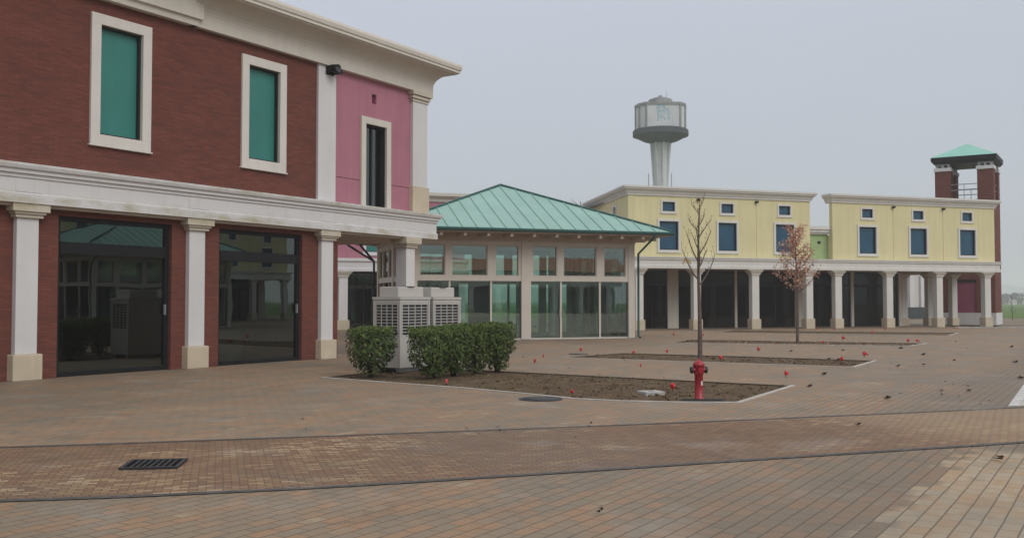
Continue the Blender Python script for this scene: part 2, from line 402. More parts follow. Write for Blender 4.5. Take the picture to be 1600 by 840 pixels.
PITS = [
 [(-3.97, 20.24), (-2.6, 19.1), (-.95, 17.85), (.2, 16.75), (1.04, 15.85), (1.7, 15.5), (2.6, 15.3), (3.55, 15.26), (5.28, 18.26), (2.67, 20.0), (0, 21.85), (-2.2, 23.2)],
 [(1.46, 27.36), (4.85, 25.37), (8.24, 23.38), (9.73, 25.89), (6.6, 27.9), (3.4, 29.6)],
 [(6.16, 37.02), (10.2, 35.6), (14.18, 34.38), (15.65, 36.46), (11.6, 38.1), (7.4, 39.7)],
 [(10.6, 48.9), (15.6, 46.6), (20.16, 44.55), (22.4, 48.4), (17.4, 50.3), (12.0, 52.0)],
]
plaza = sheet('plaza_paving', M['pave'], [(-45, -45), (70, -45), (70, 46), (27, 56.6), (27, 80), (-45, 80)], 0, holes=PITS)
def strip(name, mat, pts, w, z0, z1):          # a kerb or painted line following a plan polyline
    m = MB(); m.sweep(pts, [(w/2, z0), (w/2, z1), (-w/2, z1), (-w/2, z0)]); o = m.build(name, mat); return tag(o, kind='structure')
rnd = random.Random(4)
def soil_bed(poly):
    xs = [p[0] for p in poly]; ys = [p[1] for p in poly]
    bm = bmesh.new(); vs = [bm.verts.new((x, y, 0)) for x, y in poly]; bm.faces.new(vs)
    bmesh.ops.triangulate(bm, faces=bm.faces)
    for _ in range(7):
        le = [e for e in bm.edges if e.calc_length() > .22]
        if not le: break
        bmesh.ops.subdivide_edges(bm, edges=le, cuts=1); bmesh.ops.triangulate(bm, faces=[f for f in bm.faces if len(f.verts) > 3])
    from mathutils import noise
    for v in bm.verts:
        d = min(1, min(seg_d(v.co, a, b) for a, b in zip(poly, poly[1:]+poly[:1]))/.5)
        n = noise.fractal(Vector((v.co.x*1.6, v.co.y*1.6, 3)), .8, 2, 5)
        v.co.z = -.034 + d*(.012+.03*n) + .012*rnd.random()
    me = bpy.data.meshes.new('soil_bed'); bm.to_mesh(me); bm.free()
    for p in me.polygons: p.use_smooth = True
    me.materials.append(M['soil']); o = bpy.data.objects.new('soil_bed', me); COL.objects.link(o)
    tag(o, kind='structure')
def seg_d(p, a, b):
    ax, ay = a; bx, by = b; dx, dy = bx-ax, by-ay
    t = max(0, min(1, ((p.x-ax)*dx+(p.y-ay)*dy)/(dx*dx+dy*dy))); return math.hypot(p.x-ax-t*dx, p.y-ay-t*dy)
for p, nk in zip(PITS, (9, 4, 4, 4)):
    soil_bed(p)
    m = MB(); m.sweep(p[nk-1:]+[p[0]], [(.03, -.12), (.03, -.004), (.001, -.004), (.001, -.12)]); tag(m.build('kerb', M['soilshade']), kind='structure')  # back-edge soil face, coloured dark to draw the recess's shadow line
    m = MB(); m.sweep(p[:nk], [(.10, -.12), (.10, .012), (.002, .012), (.002, -.12)]); tag(m.build('kerb', M['kerb']), kind='structure')

def smooth_poly(pts, n=8):
    out = []
    for i in range(len(pts)-1):
        p0 = Vector(pts[max(i-1, 0)]); p1 = Vector(pts[i]); p2 = Vector(pts[i+1]); p3 = Vector(pts[min(i+2, len(pts)-1)])
        for k in range(n):
            t = k/n; out.append(tuple(.5*((2*p1)+(p2-p0)*t+(2*p0-5*p1+4*p2-p3)*t*t+(3*p1-p0-3*p2+p3)*t**3)))
    out.append(tuple(pts[-1])); return out
BT = smooth_poly([(-22, 7.6), (-12, 9.1), (-5.57, 10.5), (-3.97, 10.9), (-2.25, 11.35), (1.66, 12.46), (4.42, 13.33), (7.67, 14.44), (14, 16.8), (30, 24)])
BB = smooth_poly([(-22, 5.6), (-12, 6.6), (-4.13, 7.78), (-2.92, 8.02), (-1.64, 8.34), (.36, 9.02), (1.91, 9.59), (4.45, 10.5), (5.82, 11.0), (13, 13.9), (30, 21.3)])
def ribbon(name, mat, a, b, z):
    m = MB(); n = min(len(a), len(b))
    def res(p, n=90):
        L = [0]
        for u, v in zip(p, p[1:]): L.append(L[-1]+math.dist(u, v))
        o = []
        for k in range(n):
            s = L[-1]*k/(n-1); i = max(j for j in range(len(L)) if L[j] <= s+1e-9); i = min(i, len(p)-2)
            t = (s-L[i])/(L[i+1]-L[i]); o.append((p[i][0]+(p[i+1][0]-p[i][0])*t, p[i][1]+(p[i+1][1]-p[i][1])*t))
        return o
    A, B = res(a), res(b)
    m.add([(x, y, z) for x, y in A]+[(x, y, z) for x, y in B], [(90+i, 90+i+1, i+1, i) for i in range(89)])
    return tag(m.build(name, mat), kind='structure')
ribbon('brick_lane', M['road'], BT, BB, .004)
def offs(p, w):
    o = []
    for i in range(len(p)):
        a = Vector(p[max(i-1, 0)]); b = Vector(p[min(i+1, len(p)-1)]); t = (b-a).normalized()
        o.append((p[i][0]-t.y*w, p[i][1]+t.x*w))
    return o
ribbon('lane_edging', M['bluestone'], offs(BT, .09), BT, .008)
ribbon('lane_edging', M['bluestone'], BB, offs(BB, -.09), .008)
ribbon('parking_line', M['line'], [(7.54, 14.66), (9.85, 18.54), (14.2, 25.8)], [(7.72, 14.70), (10.0, 18.45), (14.35, 25.7)], .004)
ribbon('parking_bay', M['kerb'], [(7.72, 14.70), (10.0, 18.45), (14.35, 25.7)], [(11.2, 15.9), (13.2, 19.4), (17.8, 26.6)], .003)
strip('kerb', M['kerb'], [(26.2, 56.9), (34, 55.0), (70, 46)], .45, -.1, .09)
strip('kerb', M['kerb'], [(-7.5, 27.7), (-2.6, 28.8)], .12, -.05, .012)

# ------------------------------------------------------------ shared builders
def column(parent, x, w, ztop, y0=0, depth=None, plinth=.53, pw=.8, flare=False, mats=('white', 'capst', 'beige')):
    d = depth or w
    c = MB().box(x-w/2, x+w/2, y0, y0+d, plinth, ztop-.32).build('column', M[mats[0]], parent, bevel=.012)
    k = MB()
    if flare:
        k.frustum(x, y0+d/2, ztop-.32, ztop-.25, w+.1, d+.1, w+.1, d+.1); k.frustum(x, y0+d/2, ztop-.25, ztop-.07, w+.1, d+.1, w+.46, d+.3); k.box(x-w/2-.26, x+w/2+.26, y0-.02, y0+d+.02, ztop-.07, ztop)
    else:
        k.box(x-w/2-.06, x+w/2+.06, y0-.06, y0+d+.04, ztop-.32, ztop-.25); k.box(x-w/2-.1, x+w/2+.1, y0-.1, y0+d+.06, ztop-.25, ztop-.20)
        k.box(x-w/2-.16, x+w/2+.16, y0-.14, y0+d+.08, ztop-.20, ztop-.002)
    k.build('capital', M[mats[1]], c)
    MB().box(x-pw/2, x+pw/2, y0-(pw-w)/2, y0+d+(pw-w)/2, 0, plinth).build('plinth', M[mats[2]], c, bevel=.02)
    return c
def window(parent, xa, xb, za, zb, sw, y, pane, sm, depth=.2, proud=.06, pane_name='shutter_panel', bars=0):
    w = MB().rect(xa+.004, xb-.004, za+.004, zb-.004, sw, y-proud, y+.04); w.box(xa-sw-.03, xb+sw+.03, y-proud-.02, y+.02, za-sw-.03, za-sw+.003)
    o = w.build('window', sm, parent, bevel=.008)
    l = MB().rect(xa+.045, xb-.045, za+.045, zb-.045, .037, y+.03, y+depth)
    for i in range(bars): c = xa+(xb-xa)*(i+1)/(bars+1); l.box(c-.02, c+.02, y+depth-.06, y+depth-.01, za+.05, zb-.05)
    l.build('reveal', M['lining'], o)
    MB().box(xa+.01, xb-.01, y+depth-.03, y+depth+.02, za+.01, zb-.01).build(pane_name, pane, o)
    return o
def storefront(parent, xa, xb, za, zb, y, gmat, trans=2.6, th=.25, mull=(), fw=.10, handle=None):
    f = MB().rect(xa+fw+.003, xb-fw-.003, za+fw+.003, zb-fw-.003, fw, y, y+.12)
    if trans: f.box(xa+fw, xb-fw, y-.02, y+.11, trans, trans+th)
    for mx in mull: f.box(mx-.03, mx+.03, y+.01, y+.1, za+fw, trans if trans else zb-fw)
    o = f.build('storefront', M['dark'], parent)
    xs = [xa+fw, *mull, xb-fw]
    for a, b in zip(xs, xs[1:]): MB().box(a, b, y+.05, y+.065, za+fw, trans if trans else zb-fw).build('pane', gmat, o)
    if trans: MB().box(xa+fw, xb-fw, y+.05, y+.065, trans+th, zb-fw).build('pane', gmat, o)
    if handle: MB().box(handle-.02, handle+.02, y-.05, y, 1.28, 1.52).build('handle', M['steel'], o)
    return o

# ------------------------------------------------------------ big brick shop building on the left
BW = (-5.648, 26.056)
def brick_building():
    B = thing('brick_shop_building', 'large red brick building with white columns and tall teal shuttered windows', 'building', (*BW, 0), DA)
    X0, X1 = -16.5, 5.35
    sfs = [(-15.56, -12.74), (-11.34, -8.52), (-7.12, -4.29), (-2.90, -.07)]
    ups = [(-14.67, -13.6), (-10.45, -9.38), (-6.23, -5.16), (-2.03, -.96)]
    MB().wall(X0, 1.32, 0, 3.62, 0, .3, [(a, b, -.1, 3.39) for a, b in sfs]).build('wall', M['brick'], B)
    MB().wall(X0, .46, 4.30, 8.24, 0, .3, [(a, b, 5.22, 7.64) for a, b in ups]).build('wall', M['brick'], B)
    # rear and end walls, floor slab, roof
    sh = MB().box(X0, X0+.3, .3, 11, 0, 8.24); sh.box(X0+.3, X1-.3, 10.7, 11, 3.9, 8.24); sh.box(X0+.3, 1.32, 10.7, 11, 0, 3.5); sh.box(1.02, 1.32, .3, 10.7, 0, 3.5)
    sh.build('wall', M['brick'], B)
    MB().box(X1-.3, X1, .3, 10.7, 4.3, 8.24).build('wall', M['pink'], B)
    MB().box(X0, X1-.02, -.2, 10.9, 3.5, 3.88).build('soffit', M['soffit'], B)
    MB().box(X0, X1-.02, .25, 10.9, 8.3, 8.6).build('roof', M['roofmem'], B)
    # ground floor shop room
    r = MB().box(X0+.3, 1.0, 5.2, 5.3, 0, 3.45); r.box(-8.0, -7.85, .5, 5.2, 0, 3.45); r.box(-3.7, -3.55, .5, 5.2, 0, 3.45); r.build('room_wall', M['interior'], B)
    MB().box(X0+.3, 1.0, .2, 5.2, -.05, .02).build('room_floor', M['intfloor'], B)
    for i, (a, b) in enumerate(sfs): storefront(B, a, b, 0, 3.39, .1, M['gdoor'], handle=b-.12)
    for a, b in ups: window(B, a, b, 5.22, 7.64, .23, 0, M['teal'], M['framew'], .16)
    for x in (-6.6, -5.2, -2.3, -1.1):
        MB().box(x, x+.38, 4.6, 4.72, .02, 2.7).build('stripe_panel', M['stripe'], B)  # added pale panels, to brighten what shows in the shop glass
    # pink end bay
    hole = [(2.46, 3.40, 4.20, 6.83), (2.78, 2.98, 7.47, 7.76)]
    p = MB().wall(1.10, 4.62, 5.135, 8.24, .03, .3, hole); p.wall(1.10, 4.62, 4.30, 5.115, .03, .3, hole[:1]); p.box(1.10, 2.44, .06, .2, 5.10, 5.15); p.box(3.42, 4.62, .06, .2, 5.10, 5.15)
    p.build('wall', M['pink'], B)
    MB().box(2.75, 3.01, .12, .2, 7.44, 7.79).build('vent', M['pinkdark'], B)
    win = MB().rect(2.464, 3.396, 4.37, 6.826, .2, -.04, .05).build('window', M['cream'], B, bevel=.008)
    MB().rect(2.50, 3.36, 4.41, 6.79, .035, .04, .26).box(2.90, 2.96, .16, .24, 4.4, 6.8).build('reveal', M['lining'], win)
    MB().box(2.47, 3.39, .2, .215, 4.37, 6.82).build('pane', M['gdoor'], win)
    MB().box(2.2, 3.6, 1.2, 1.25, 4.3, 8.2).build('room_wall', M['interior'], B)
    MB().box(.43, 1.13, -.08, .3, 4.34, 8.2).build('pilaster', M['white'], B, bevel=.01)
    pl = MB().box(4.60, 5.33, -.08, .5, 5.19, 7.86).build('pilaster', M['white'], B, bevel=.01)
    MB().box(4.55, 5.38, -.12, .54, 4.34, 5.19).build('plinth', M['beige'], pl, bevel=.01)
    k = MB().box(4.56, 5.37, -.11, .54, 7.86, 7.93); k.box(4.52, 5.41, -.15, .58, 7.95, 8.04); k.box(4.47, 5.46, -.2, .62, 8.06, 8.19); k.build('capital', M['capst'], pl)
    # string-course band with its ledge
    prof = [(-.02, 3.56), (.30, 3.56), (.30, 3.74), (.27, 3.76), (.27, 4.05), (.30, 4.07), (.30, 4.13), (.35, 4.15), (.35, 4.21), (.40, 4.24), (.42, 4.30), (.42, 4.345), (-.02, 4.36)]
    MB().sweep([(X0, 0), (X1-.05, 0), (X1-.05, 11)], prof).build('band', M['band'], B)
    for x in (-12.1, -7.92, -3.74, .68):
        MB().box(x-.29, x+.29, -.278, -.2, 3.78, 4.04).build('band_block', M['band'], B)
    # cornice: cove to the right, taller stepped one to the left
    cove = [(-.1, 8.17), (.16, 8.17), (.165, 8.40)]
    cove += [(.165+.56*(1-math.cos(t)), 8.40+.49*math.sin(t)) for t in [i*math.pi/2/9 for i in range(1, 10)]]
    cove += [(.745, 8.93), (.79, 8.93), (.79, 9.0), (.82, 9.02), (.84, 9.12), (.82, 9.2), (-.1, 9.25)]
    MB().sweep([(-3.9, 0), (X1, 0), (X1, 11)], cove, smooth=False).build('cornice', M['cream'], B)
    cv2 = [(-.1, 8.17), (.18, 8.17), (.20, 8.31), (.27, 8.33), (.27, 8.62)]
    cv2 += [(.27+.75*(1-math.cos(t)), 8.62+.7*math.sin(t)) for t in [i*math.pi/2/9 for i in range(1, 10)]]
    cv2 += [(1.05, 9.36), (1.1, 9.36), (1.1, 9.6), (-.1, 9.65)]
    MB().sweep([(X0, 0), (-3.92, 0), (-3.92, 3)], cv2).build('cornice', M['cream'], B)
    for x in (-12.05, -7.86, -3.66, .77): column(B, x, .46, 3.60, -.13, .15, .53, .62)
    column(B, 4.30, .42, 3.56, -.24, .42, .53, .6)
    return B
brick_building()

def floodlight():
    t = thing('floodlight', 'small black floodlight fixed high on the white pilaster beside the pink wall', 'light', (BW[0]+.86*.5402+.09*.8415, BW[1]+.86*.8415-.09*.5402, 8.02), DA)
    MB().tube([(.0, -.30, .04), (.0, -.02, .10)], [.13, .10], 14).build('lamp_housing', M['dark'], t)
    MB().lathe([(.11, 0), (.11, .015)], 14).build('lens', M['acd'], t).matrix_local = Matrix.Translation((0, -.306, .037)) @ Matrix.Rotation(R(78), 4, 'X')
    b = MB().box(-.16, -.14, -.22, 0, -.06, .10); b.box(.14, .16, -.22, 0, -.06, .10); b.box(-.16, .16, -.012, 0, -.1, .12); b.build('bracket', M['dark'], t)
    MB().box(.2, .34, -.16, .0, -.02, .1).build('sensor_box', M['dark'], t)
floodlight()

# ------------------------------------------------------------ glass pavilion with the green hipped roof
PA = R(18.5)
def pavilion():
    T = thing('glass_pavilion', 'square glazed pavilion with pale frames under a green hipped metal roof', 'pavilion', (-.262, 39.441, 0), PA)
    x0, x1, D = -4.0, 5.85, 7.2
    sides = [((x0, 0), 0, x1-x0), ((x1, 0), 90, D), ((x1, D), 180, x1-x0), ((x0, D), 270, D)]
    def post(*a): MB().box(*a).build('post', M['taupe'], T, bevel=.008)
    for cx, cy in ((x0, 0), (x1-.3, 0), (x0, D-.3), (x1-.3, D-.3)): post(cx, cx+.3, cy, cy+.3, .02, 4.06)
    for yy in (0, D-.3): post(.69, 1.11, yy, yy+.3, .02, 4.06)
    for xx in (x0, x1-.3): post(xx, xx+.3, D/2-.15, D/2+.15, .02, 4.06)
    for (ox, oy), a, L in sides:
        Mx = Matrix.Translation((ox, oy, 0)) @ Matrix.Rotation(R(a), 4, 'Z')
        mids = [(.30, L/2-.21 if L > 8 else L/2-.15), (L/2+.21 if L > 8 else L/2+.15, L-.30)]
        if L > 8: mids = [(.30, 4.69), (5.11, 9.55)]
        for u0, u1 in mids:
            w = u1-u0; f = MB(); f.M = Mx
            f.box(u0, u1, .05, .22, .02, .07); f.box(u0, u1, .03, .24, 2.42, 2.62); f.box(u0, u1, .03, .24, 3.88, 4.05)
            a1, a2 = u0+w*.305, u0+w*.705
            for c in (a1, a2): f.box(c-.04, c+.04, .06, .2, .07, 2.42)
            ups = [(u0+.10, u0+w*.265), (u0+w*.325, u0+w*.67), (u0+w*.745, u1-.10)]
            ed = [u0]+[v for p in ups for v in p]+[u1]
            for i in range(0, 8, 2): f.box(ed[i], ed[i+1], .04, .23, 2.62, 3.88)
            for p, q in ups: f.rect(p+.035, q-.035, 2.66, 3.84, .033, .07, .2)
            o = f.build('glazed_bay', M['taupe'], T)
            for p, q in ((u0, a1-.04), (a1+.04, a2-.04), (a2+.04, u1)):
                g = MB(); g.M = Mx; g.box(p, q, .12, .132, .07, 2.42).build('pane', M['gpav'], o)
            for p, q in ups:
                g = MB(); g.M = Mx; g.box(p+.02, q-.02, .12, .132, 2.64, 3.86).build('pane', M['gpav'], o)
            h = MB(); h.M = Mx; h.box(a1-.09, a1-.06, .0, .06, .95, 1.25); h.box(a1+.06, a1+.09, .0, .06, .95, 1.25); h.build('handle', M['steel'], o)
    MB().sweep([(x0, 0), (x1, 0), (x1, D), (x0, D), (x0, .001)], [(.02, 4.05), (.02, 4.33), (-.28, 4.33), (-.28, 4.05)], caps=False).build('fascia_beam', M['soffit'], T)
    MB().box(x0+.02, x1-.02, .02, D-.02, -.05, .022).build('floor', M['slab'], T)
    for cx in (-1.6, 3.4): MB().tube([(cx, 3.6, .02), (cx, 3.6, 4.3)], .16, 16).build('inner_column', M['white'], T)
    MB().box(x0+.3, x1-.3, .3, D-.3, 4.06, 4.1).build('ceiling', M['soffit'], T)
    for q in (-2.9, -1.15, 1.95, 3.05, 3.75, 4.9): MB().box(q, q+.34, 4.3, 4.42, .02, 2.6).build('stripe_panel', M['stripe'], T)  # added pale panels, standing in for light upright streaks in the glazing
    MB().box(-.55, .55, 3.6, 3.7, .02, 2.45).build('partition', M['interior'], T)
    # roof
    O = 1.15; ex0, ex1, ey0, ey1 = x0-O, x1+O, -O, D+O
    ze, za = 4.52, 6.80; cx, cy = (x0+x1)/2, D/2
    ap = Vector((cx, cy, za)); cs = [Vector((ex0, ey0, ze)), Vector((ex1, ey0, ze)), Vector((ex1, ey1, ze)), Vector((ex0, ey1, ze))]
    rf = MB()
    low = [c-Vector((0, 0, .09)) for c in cs]
    rf.add([*cs, ap], [(0, 1, 4), (1, 2, 4), (2, 3, 4), (3, 0, 4)]); rf.add([*cs, *low], [(0, 4, 5, 1), (1, 5, 6, 2), (2, 6, 7, 3), (3, 7, 4, 0)])
    for i in range(4):                                   # raised standing seams
        a, b = cs[i], cs[(i+1) % 4]; L = (b-a).length; t = (b-a)/L; mid = (a+b)/2; up = ap-mid; n = (b-a).cross(up).normalized()
        k = 1
        while k*.6 < L:
            d = k*.6; f = 1-abs(2*d/L-1); p = a+t*d; q = p+up*f
            if f > .03:
                w = t*.016; h = n*.032; vs = [p-w, p+w, q+w, q-w]; vs += [v+h for v in vs]
                rf.add(vs, [(4, 5, 6, 7), (0, 1, 5, 4), (1, 2, 6, 5), (2, 3, 7, 6), (3, 0, 4, 7)])
            k += 1
    ro = rf.build('roof', M['rooft'], T)
    hp = MB()
    for c in cs: hp.tube([c+Vector((0, 0, .02)), ap+Vector((0, 0, .03))], .055, 6)
    hp.build('hip_flashing', M['roofd'], ro)
    gt = MB().sweep([(ex0, ey0), (ex1, ey0), (ex1, ey1), (ex0, ey1), (ex0, ey0-.0)], [(.0, 4.38), (.07, 4.37), (.115, 4.41), (.12, 4.49), (.10, 4.49), (.0, 4.5)], caps=False)
    gt.build('gutter', M['roofd'], ro)
    MB().box(ex0, ex1, ey0, ey1, 4.33, 4.42).build('soffit', M['soffit'], T)
    k = 0
    def raf(a, b):
        MB().box(min(a[0], b[0]), max(a[0], b[0]), min(a[1], b[1]), max(a[1], b[1]), 4.19, 4.327).build('rafter', M['taupe'], T)
    for i in range(11):
        x = x0+.0+i*(x1-x0)/10*.985+.05
        raf((x-.06, ey0+.12), (x+.06, -.03)); raf((x-.06, D+.03), (x+.06, ey1-.12))
    for i in range(8):
        y = .05+i*(D-.1)/7; raf((ex0+.12, y-.06), (x0-.03, y+.06)); raf((x1+.03, y-.06), (ex1-.12, y+.06))
    MB().tube([(6.2, -1.18, 4.40), (6.2, -1.18, 4.28), (5.99, -.06, 3.62), (5.985, -.06, .1), (6.0, -.2, .04)], .05, 10).build('downpipe', M['roofd'], T)
    dp = MB().tube([(-5.25, 8.25, 4.40), (-5.2, 8.2, 4.25), (-4.12, 7.28, 3.45), (-4.10, 7.27, .05)], .055, 10); dp.tube([(-5.22, 5.6, 4.38), (-5.15, 5.7, 4.25), (-4.14, 7.2, 3.45)], .05, 10)
    dp.build('downpipe', M['dark'], T)
    return T
pav = pavilion()

# ------------------------------------------------------------ long yellow arcade at the back
def arcade(name, label, loc, rz):
    T = thing(name, label, 'building', loc, rz)
    yf = .3
    big1 = [(-5.88, -4.70), (-2.17, -.98), (1.60, 2.84)]; big2 = [(7.39, 8.62), (11.14, 12.37), (14.90, 16.12)]
    sm = lambda l: [((a+b)/2-.385, (a+b)/2+.385, 6.58, 7.11) for a, b in l]
    def seg(xa, xb, big, joints):
        H = [(a, b, 4.43, 6.03) for a, b in big]+sm(big); m = MB(); js = [xa, *joints, xb]
        for i, (p, q) in enumerate(zip(js, js[1:])):
            m.wall(p+(.012 if i else 0), q-(.012 if i < len(js)-2 else 0), 4.0, 7.6, yf, yf+.3, [h for h in H if p < h[0] < q])
        for j in joints: m.box(j-.03, j+.03, yf+.035, yf+.2, 4.0, 7.6)
        m.build('wall', M['yellow'], T)
        for a, b in big: window(T, a, b, 4.43, 6.03, .13, yf, M['bluep'], M['owhite'], .16, .05)
        for a, b, c, d in sm(big): window(T, a, b, c, d, .11, yf, M['bluep'], M['owhite'], .14, .03)
    seg(-7.77, 3.95, big1, [-3.45, .32]); seg(5.52, 17.66, big2, [9.88, 13.63])
    # left return wall, skewed in plan, with one small window
    a = Vector((-7.77, yf)); b = Vector((-6.1, 10)); L = (b-a).length; ang = math.atan2(a.y-b.y, a.x-b.x)
    Mx = Matrix.Translation((b.x, b.y, 0)) @ Matrix.Rotation(ang, 4, 'Z')
    m = MB(); m.M = Mx; m.wall(0, L, 4.0, 7.6, 0, .3, [(L-3.1, L-2.5, 6.4, 7.0)]); m.build('wall', M['yellow'], T)
    w = MB(); w.M = Mx; w.rect(L-3.096, L-2.504, 6.404, 6.996, .14, -.05, .05); wo = w.build('window', M['owhite'], T); w = MB(); w.M = Mx
    w.box(L-3.09, L-2.51, .12, .16, 6.41, 6.99); w.build('shutter_panel', M['bluep'], wo)
    rest = MB().box(3.65, 3.95, yf+.3, 10, 4.0, 7.6); rest.box(5.52, 5.82, yf+.3, 8, 4.0, 5.5); rest.box(17.36, 17.66, yf+.3, 8, 4.0, 5.5); rest.box(-6.1, 3.65, 9.7, 10, 0, 7.6); rest.box(5.82, 17.36, 7.7, 8, 4.0, 5.5)
    rest.build('wall', M['yellow'], T)
    rm = MB().box(-7.0, 3.7, yf+.28, 9.75, 7.45, 7.55); rm.box(5.75, 17.4, yf+.28, 7.75, 5.3, 5.45); rm.build('roof', M['roofmem'], T)
    cor = [(-.05, 7.40), (.06, 7.42), (.07, 7.50), (.10, 7.53), (.16, 7.66), (.27, 7.74), (.27, 7.80), (.32, 7.82), (.32, 7.93), (-.3, 7.95)]
    MB().sweep([(-6.1, 10), (-7.77, yf), (3.95, yf), (3.95, 10)], cor).build('cornice', M['owhite'], T)
    MB().sweep([(5.52, yf+.6), (5.52, yf), (17.66, yf), (17.66, yf+.6)], cor).build('cornice', M['owhite'], T)
    # green link between the two blocks
    MB().wall(3.97, 5.50, 4.0, 5.62, .75, 1.0).build('wall', M['green'], T)
    MB().box(3.96, 5.51, .6, 1.4, 5.56, 5.66).box(3.96, 5.51, .52, 1.4, 5.664, 5.82).box(3.96, 5.51, .45, 1.4, 5.824, 6.02).build('cornice', M['owhite'], T)
    v = MB().box(4.80, 4.98, .71, .75, 5.0, 5.15); v.build('vent', M['dark'], T)
    # lower band, soffit, deck
    bp = [(-.3, 3.40), (.04, 3.40), (.04, 3.56), (0, 3.58), (0, 3.86), (.06, 3.88), (.06, 3.95), (.10, 3.98), (.10, 4.04), (-.3, 4.06)]
    MB().sweep([(-7.85, 8), (-7.85, -.03), (17.72, -.03), (17.72, 4)], bp).build('band', M['owhite'], T)
    MB().box(-7.6, 17.5, .2, 10, 3.42, 3.9).build('soffit', M['soffit'], T)
    MB().box(-7.6, 17.6, .25, .8, 3.94, 4.02).build('ledge', M['cream'], T)
    for x in (-7.3, -3.75, 0, 3.62, 5.62, 9.28, 13.0, 16.72): column(T, x+.06, .46, 3.40, 0, .36, .58, .60, True, ('owhite', 'cream', 'beige'))
    for x in (13.2, 15.25, 17.2): column(T, x, .42, 3.40, 3.2, .36, .5, .56, True, ('owhite', 'cream', 'beige'))
    # recessed shop fronts between rendered piers
    pr = MB()
    for a, b in ((-7.6, -6.9), (-3.95, -3.25), (.55, .7), (4.80, 5.38), (8.9, 9.1), (12.55, 12.8)): pr.box(a, b, 3.0, 3.6, 0, 3.42)
    pr.build('pier', M['cream'], T)
    for a, b in ((-6.9, -3.95), (-3.25, .55), (.70, 4.80), (5.38, 8.9), (9.1, 12.55)):
        w = (b-a)/3; storefront(T, a, b, 0, 3.42, 3.1, M['garc'], 2.5, .12, (a+w, a+2*w), .07)
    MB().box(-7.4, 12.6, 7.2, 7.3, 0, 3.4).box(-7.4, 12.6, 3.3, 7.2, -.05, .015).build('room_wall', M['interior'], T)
    MB().box(12.55, 12.8, 3.6, 7.7, 0, 3.42).build('wall', M['brick'], T)
    for x in (-3.45, .32, 9.88, 13.63): MB().box(x-.08, x+.08, yf-.16, yf, 7.22, 7.33).build('lamp', M['dark'], T)
    return T
arc = arcade('yellow_arcade_building', 'long pale yellow arcaded shopping building with blue shuttered windows and white columns', (13.826, 54.659, 0), PA)

# ------------------------------------------------------------ brick lookout tower behind the arcade
def tower():
    T = thing('brick_tower', 'square red brick tower with open top and green pyramid roof behind the arcade', 'tower', (29.4, 66.5, 0), DA-R(90))
    w = 3.66
    MB().wall(0, w, .8, 8.5, 0, .3, [(1.25, 2.5, .75, 3.05)]).build('wall', M['brick'], T)
    s = MB().box(0, .3, .3, w, .8, 8.5); s.box(w-.3, w, .3, w, .8, 8.5); s.box(.3, w-.3, w-.3, w, .8, 8.5); s.build('wall', M['brick'], T)
    p = MB().box(-.04, w+.04, -.04, w+.04, 0, .8); p.build('plinth', M['white'], T)
    d = MB().box(1.2, 2.55, .1, .16, .8, 3.0); dr = d.build('roller_door', M['rollerp'], T); MB().box(1.2, 2.55, .05, .12, 2.86, 3.1).build('lintel', M['dark'], dr)
    MB().box(.02, w-.02, .02, w-.02, 8.4, 8.52).build('deck', M['dark'], T)
    for i, (x, y) in enumerate(((0, 0), (w-1, 0), (0, w-1), (w-1, w-1))):
        b = MB().box(x, x+1, y, y+1, 8.5, 10.55).build('pillar', M['brick'], T)
        MB().box(x-.06, x+1.06, y-.06, y+1.06, 10.55, 10.78).build('capital', M['white'], b)
        c = MB()
        for u in (.12, .5, .88):
            for v in (.12, .88): c.box(x+u-.07, x+u+.07, y+v-.07, y+v+.07, 10.78, 11.06)
        c.box(x+.05, x+.95, y+.05, y+.95, 10.98, 11.06)
        c.build('bracket', M['steel'], b)
    for a, b in (((1, .1), (w-1, .1)), ((1, w-.1), (w-1, w-.1)), ((.1, 1), (.1, w-1)), ((w-.1, 1), (w-.1, w-1))):
        r = MB(); c = ((a[0]+b[0])/2, (a[1]+b[1])/2)
        for z in (9.2, 9.6): r.tube([(*a, z), (*b, z)], .028, 6)
        r.tube([(*c, 8.5), (*c, 9.62)], .022, 6); r.build('railing', M['steel'], T)
    e = .22; zs = 11.05
    MB().frustum(w/2, w/2, zs, 11.25, w+.1, w+.1, w+2*e, w+2*e).box(-e, w+e, -e, w+e, 11.252, 11.5).build('eave', M['dark'], T)
    a = MB(); c = [(-e-.03, -e-.03, 11.505), (w+e+.03, -e-.03, 11.505), (w+e+.03, w+e+.03, 11.505), (-e-.03, w+e+.03, 11.505), (w/2, w/2, 12.62)]
    a.add(c, [(0, 1, 4), (1, 2, 4), (2, 3, 4), (3, 0, 4), (3, 2, 1, 0)]); a.build('roof', M['trooft'], T)
tower()

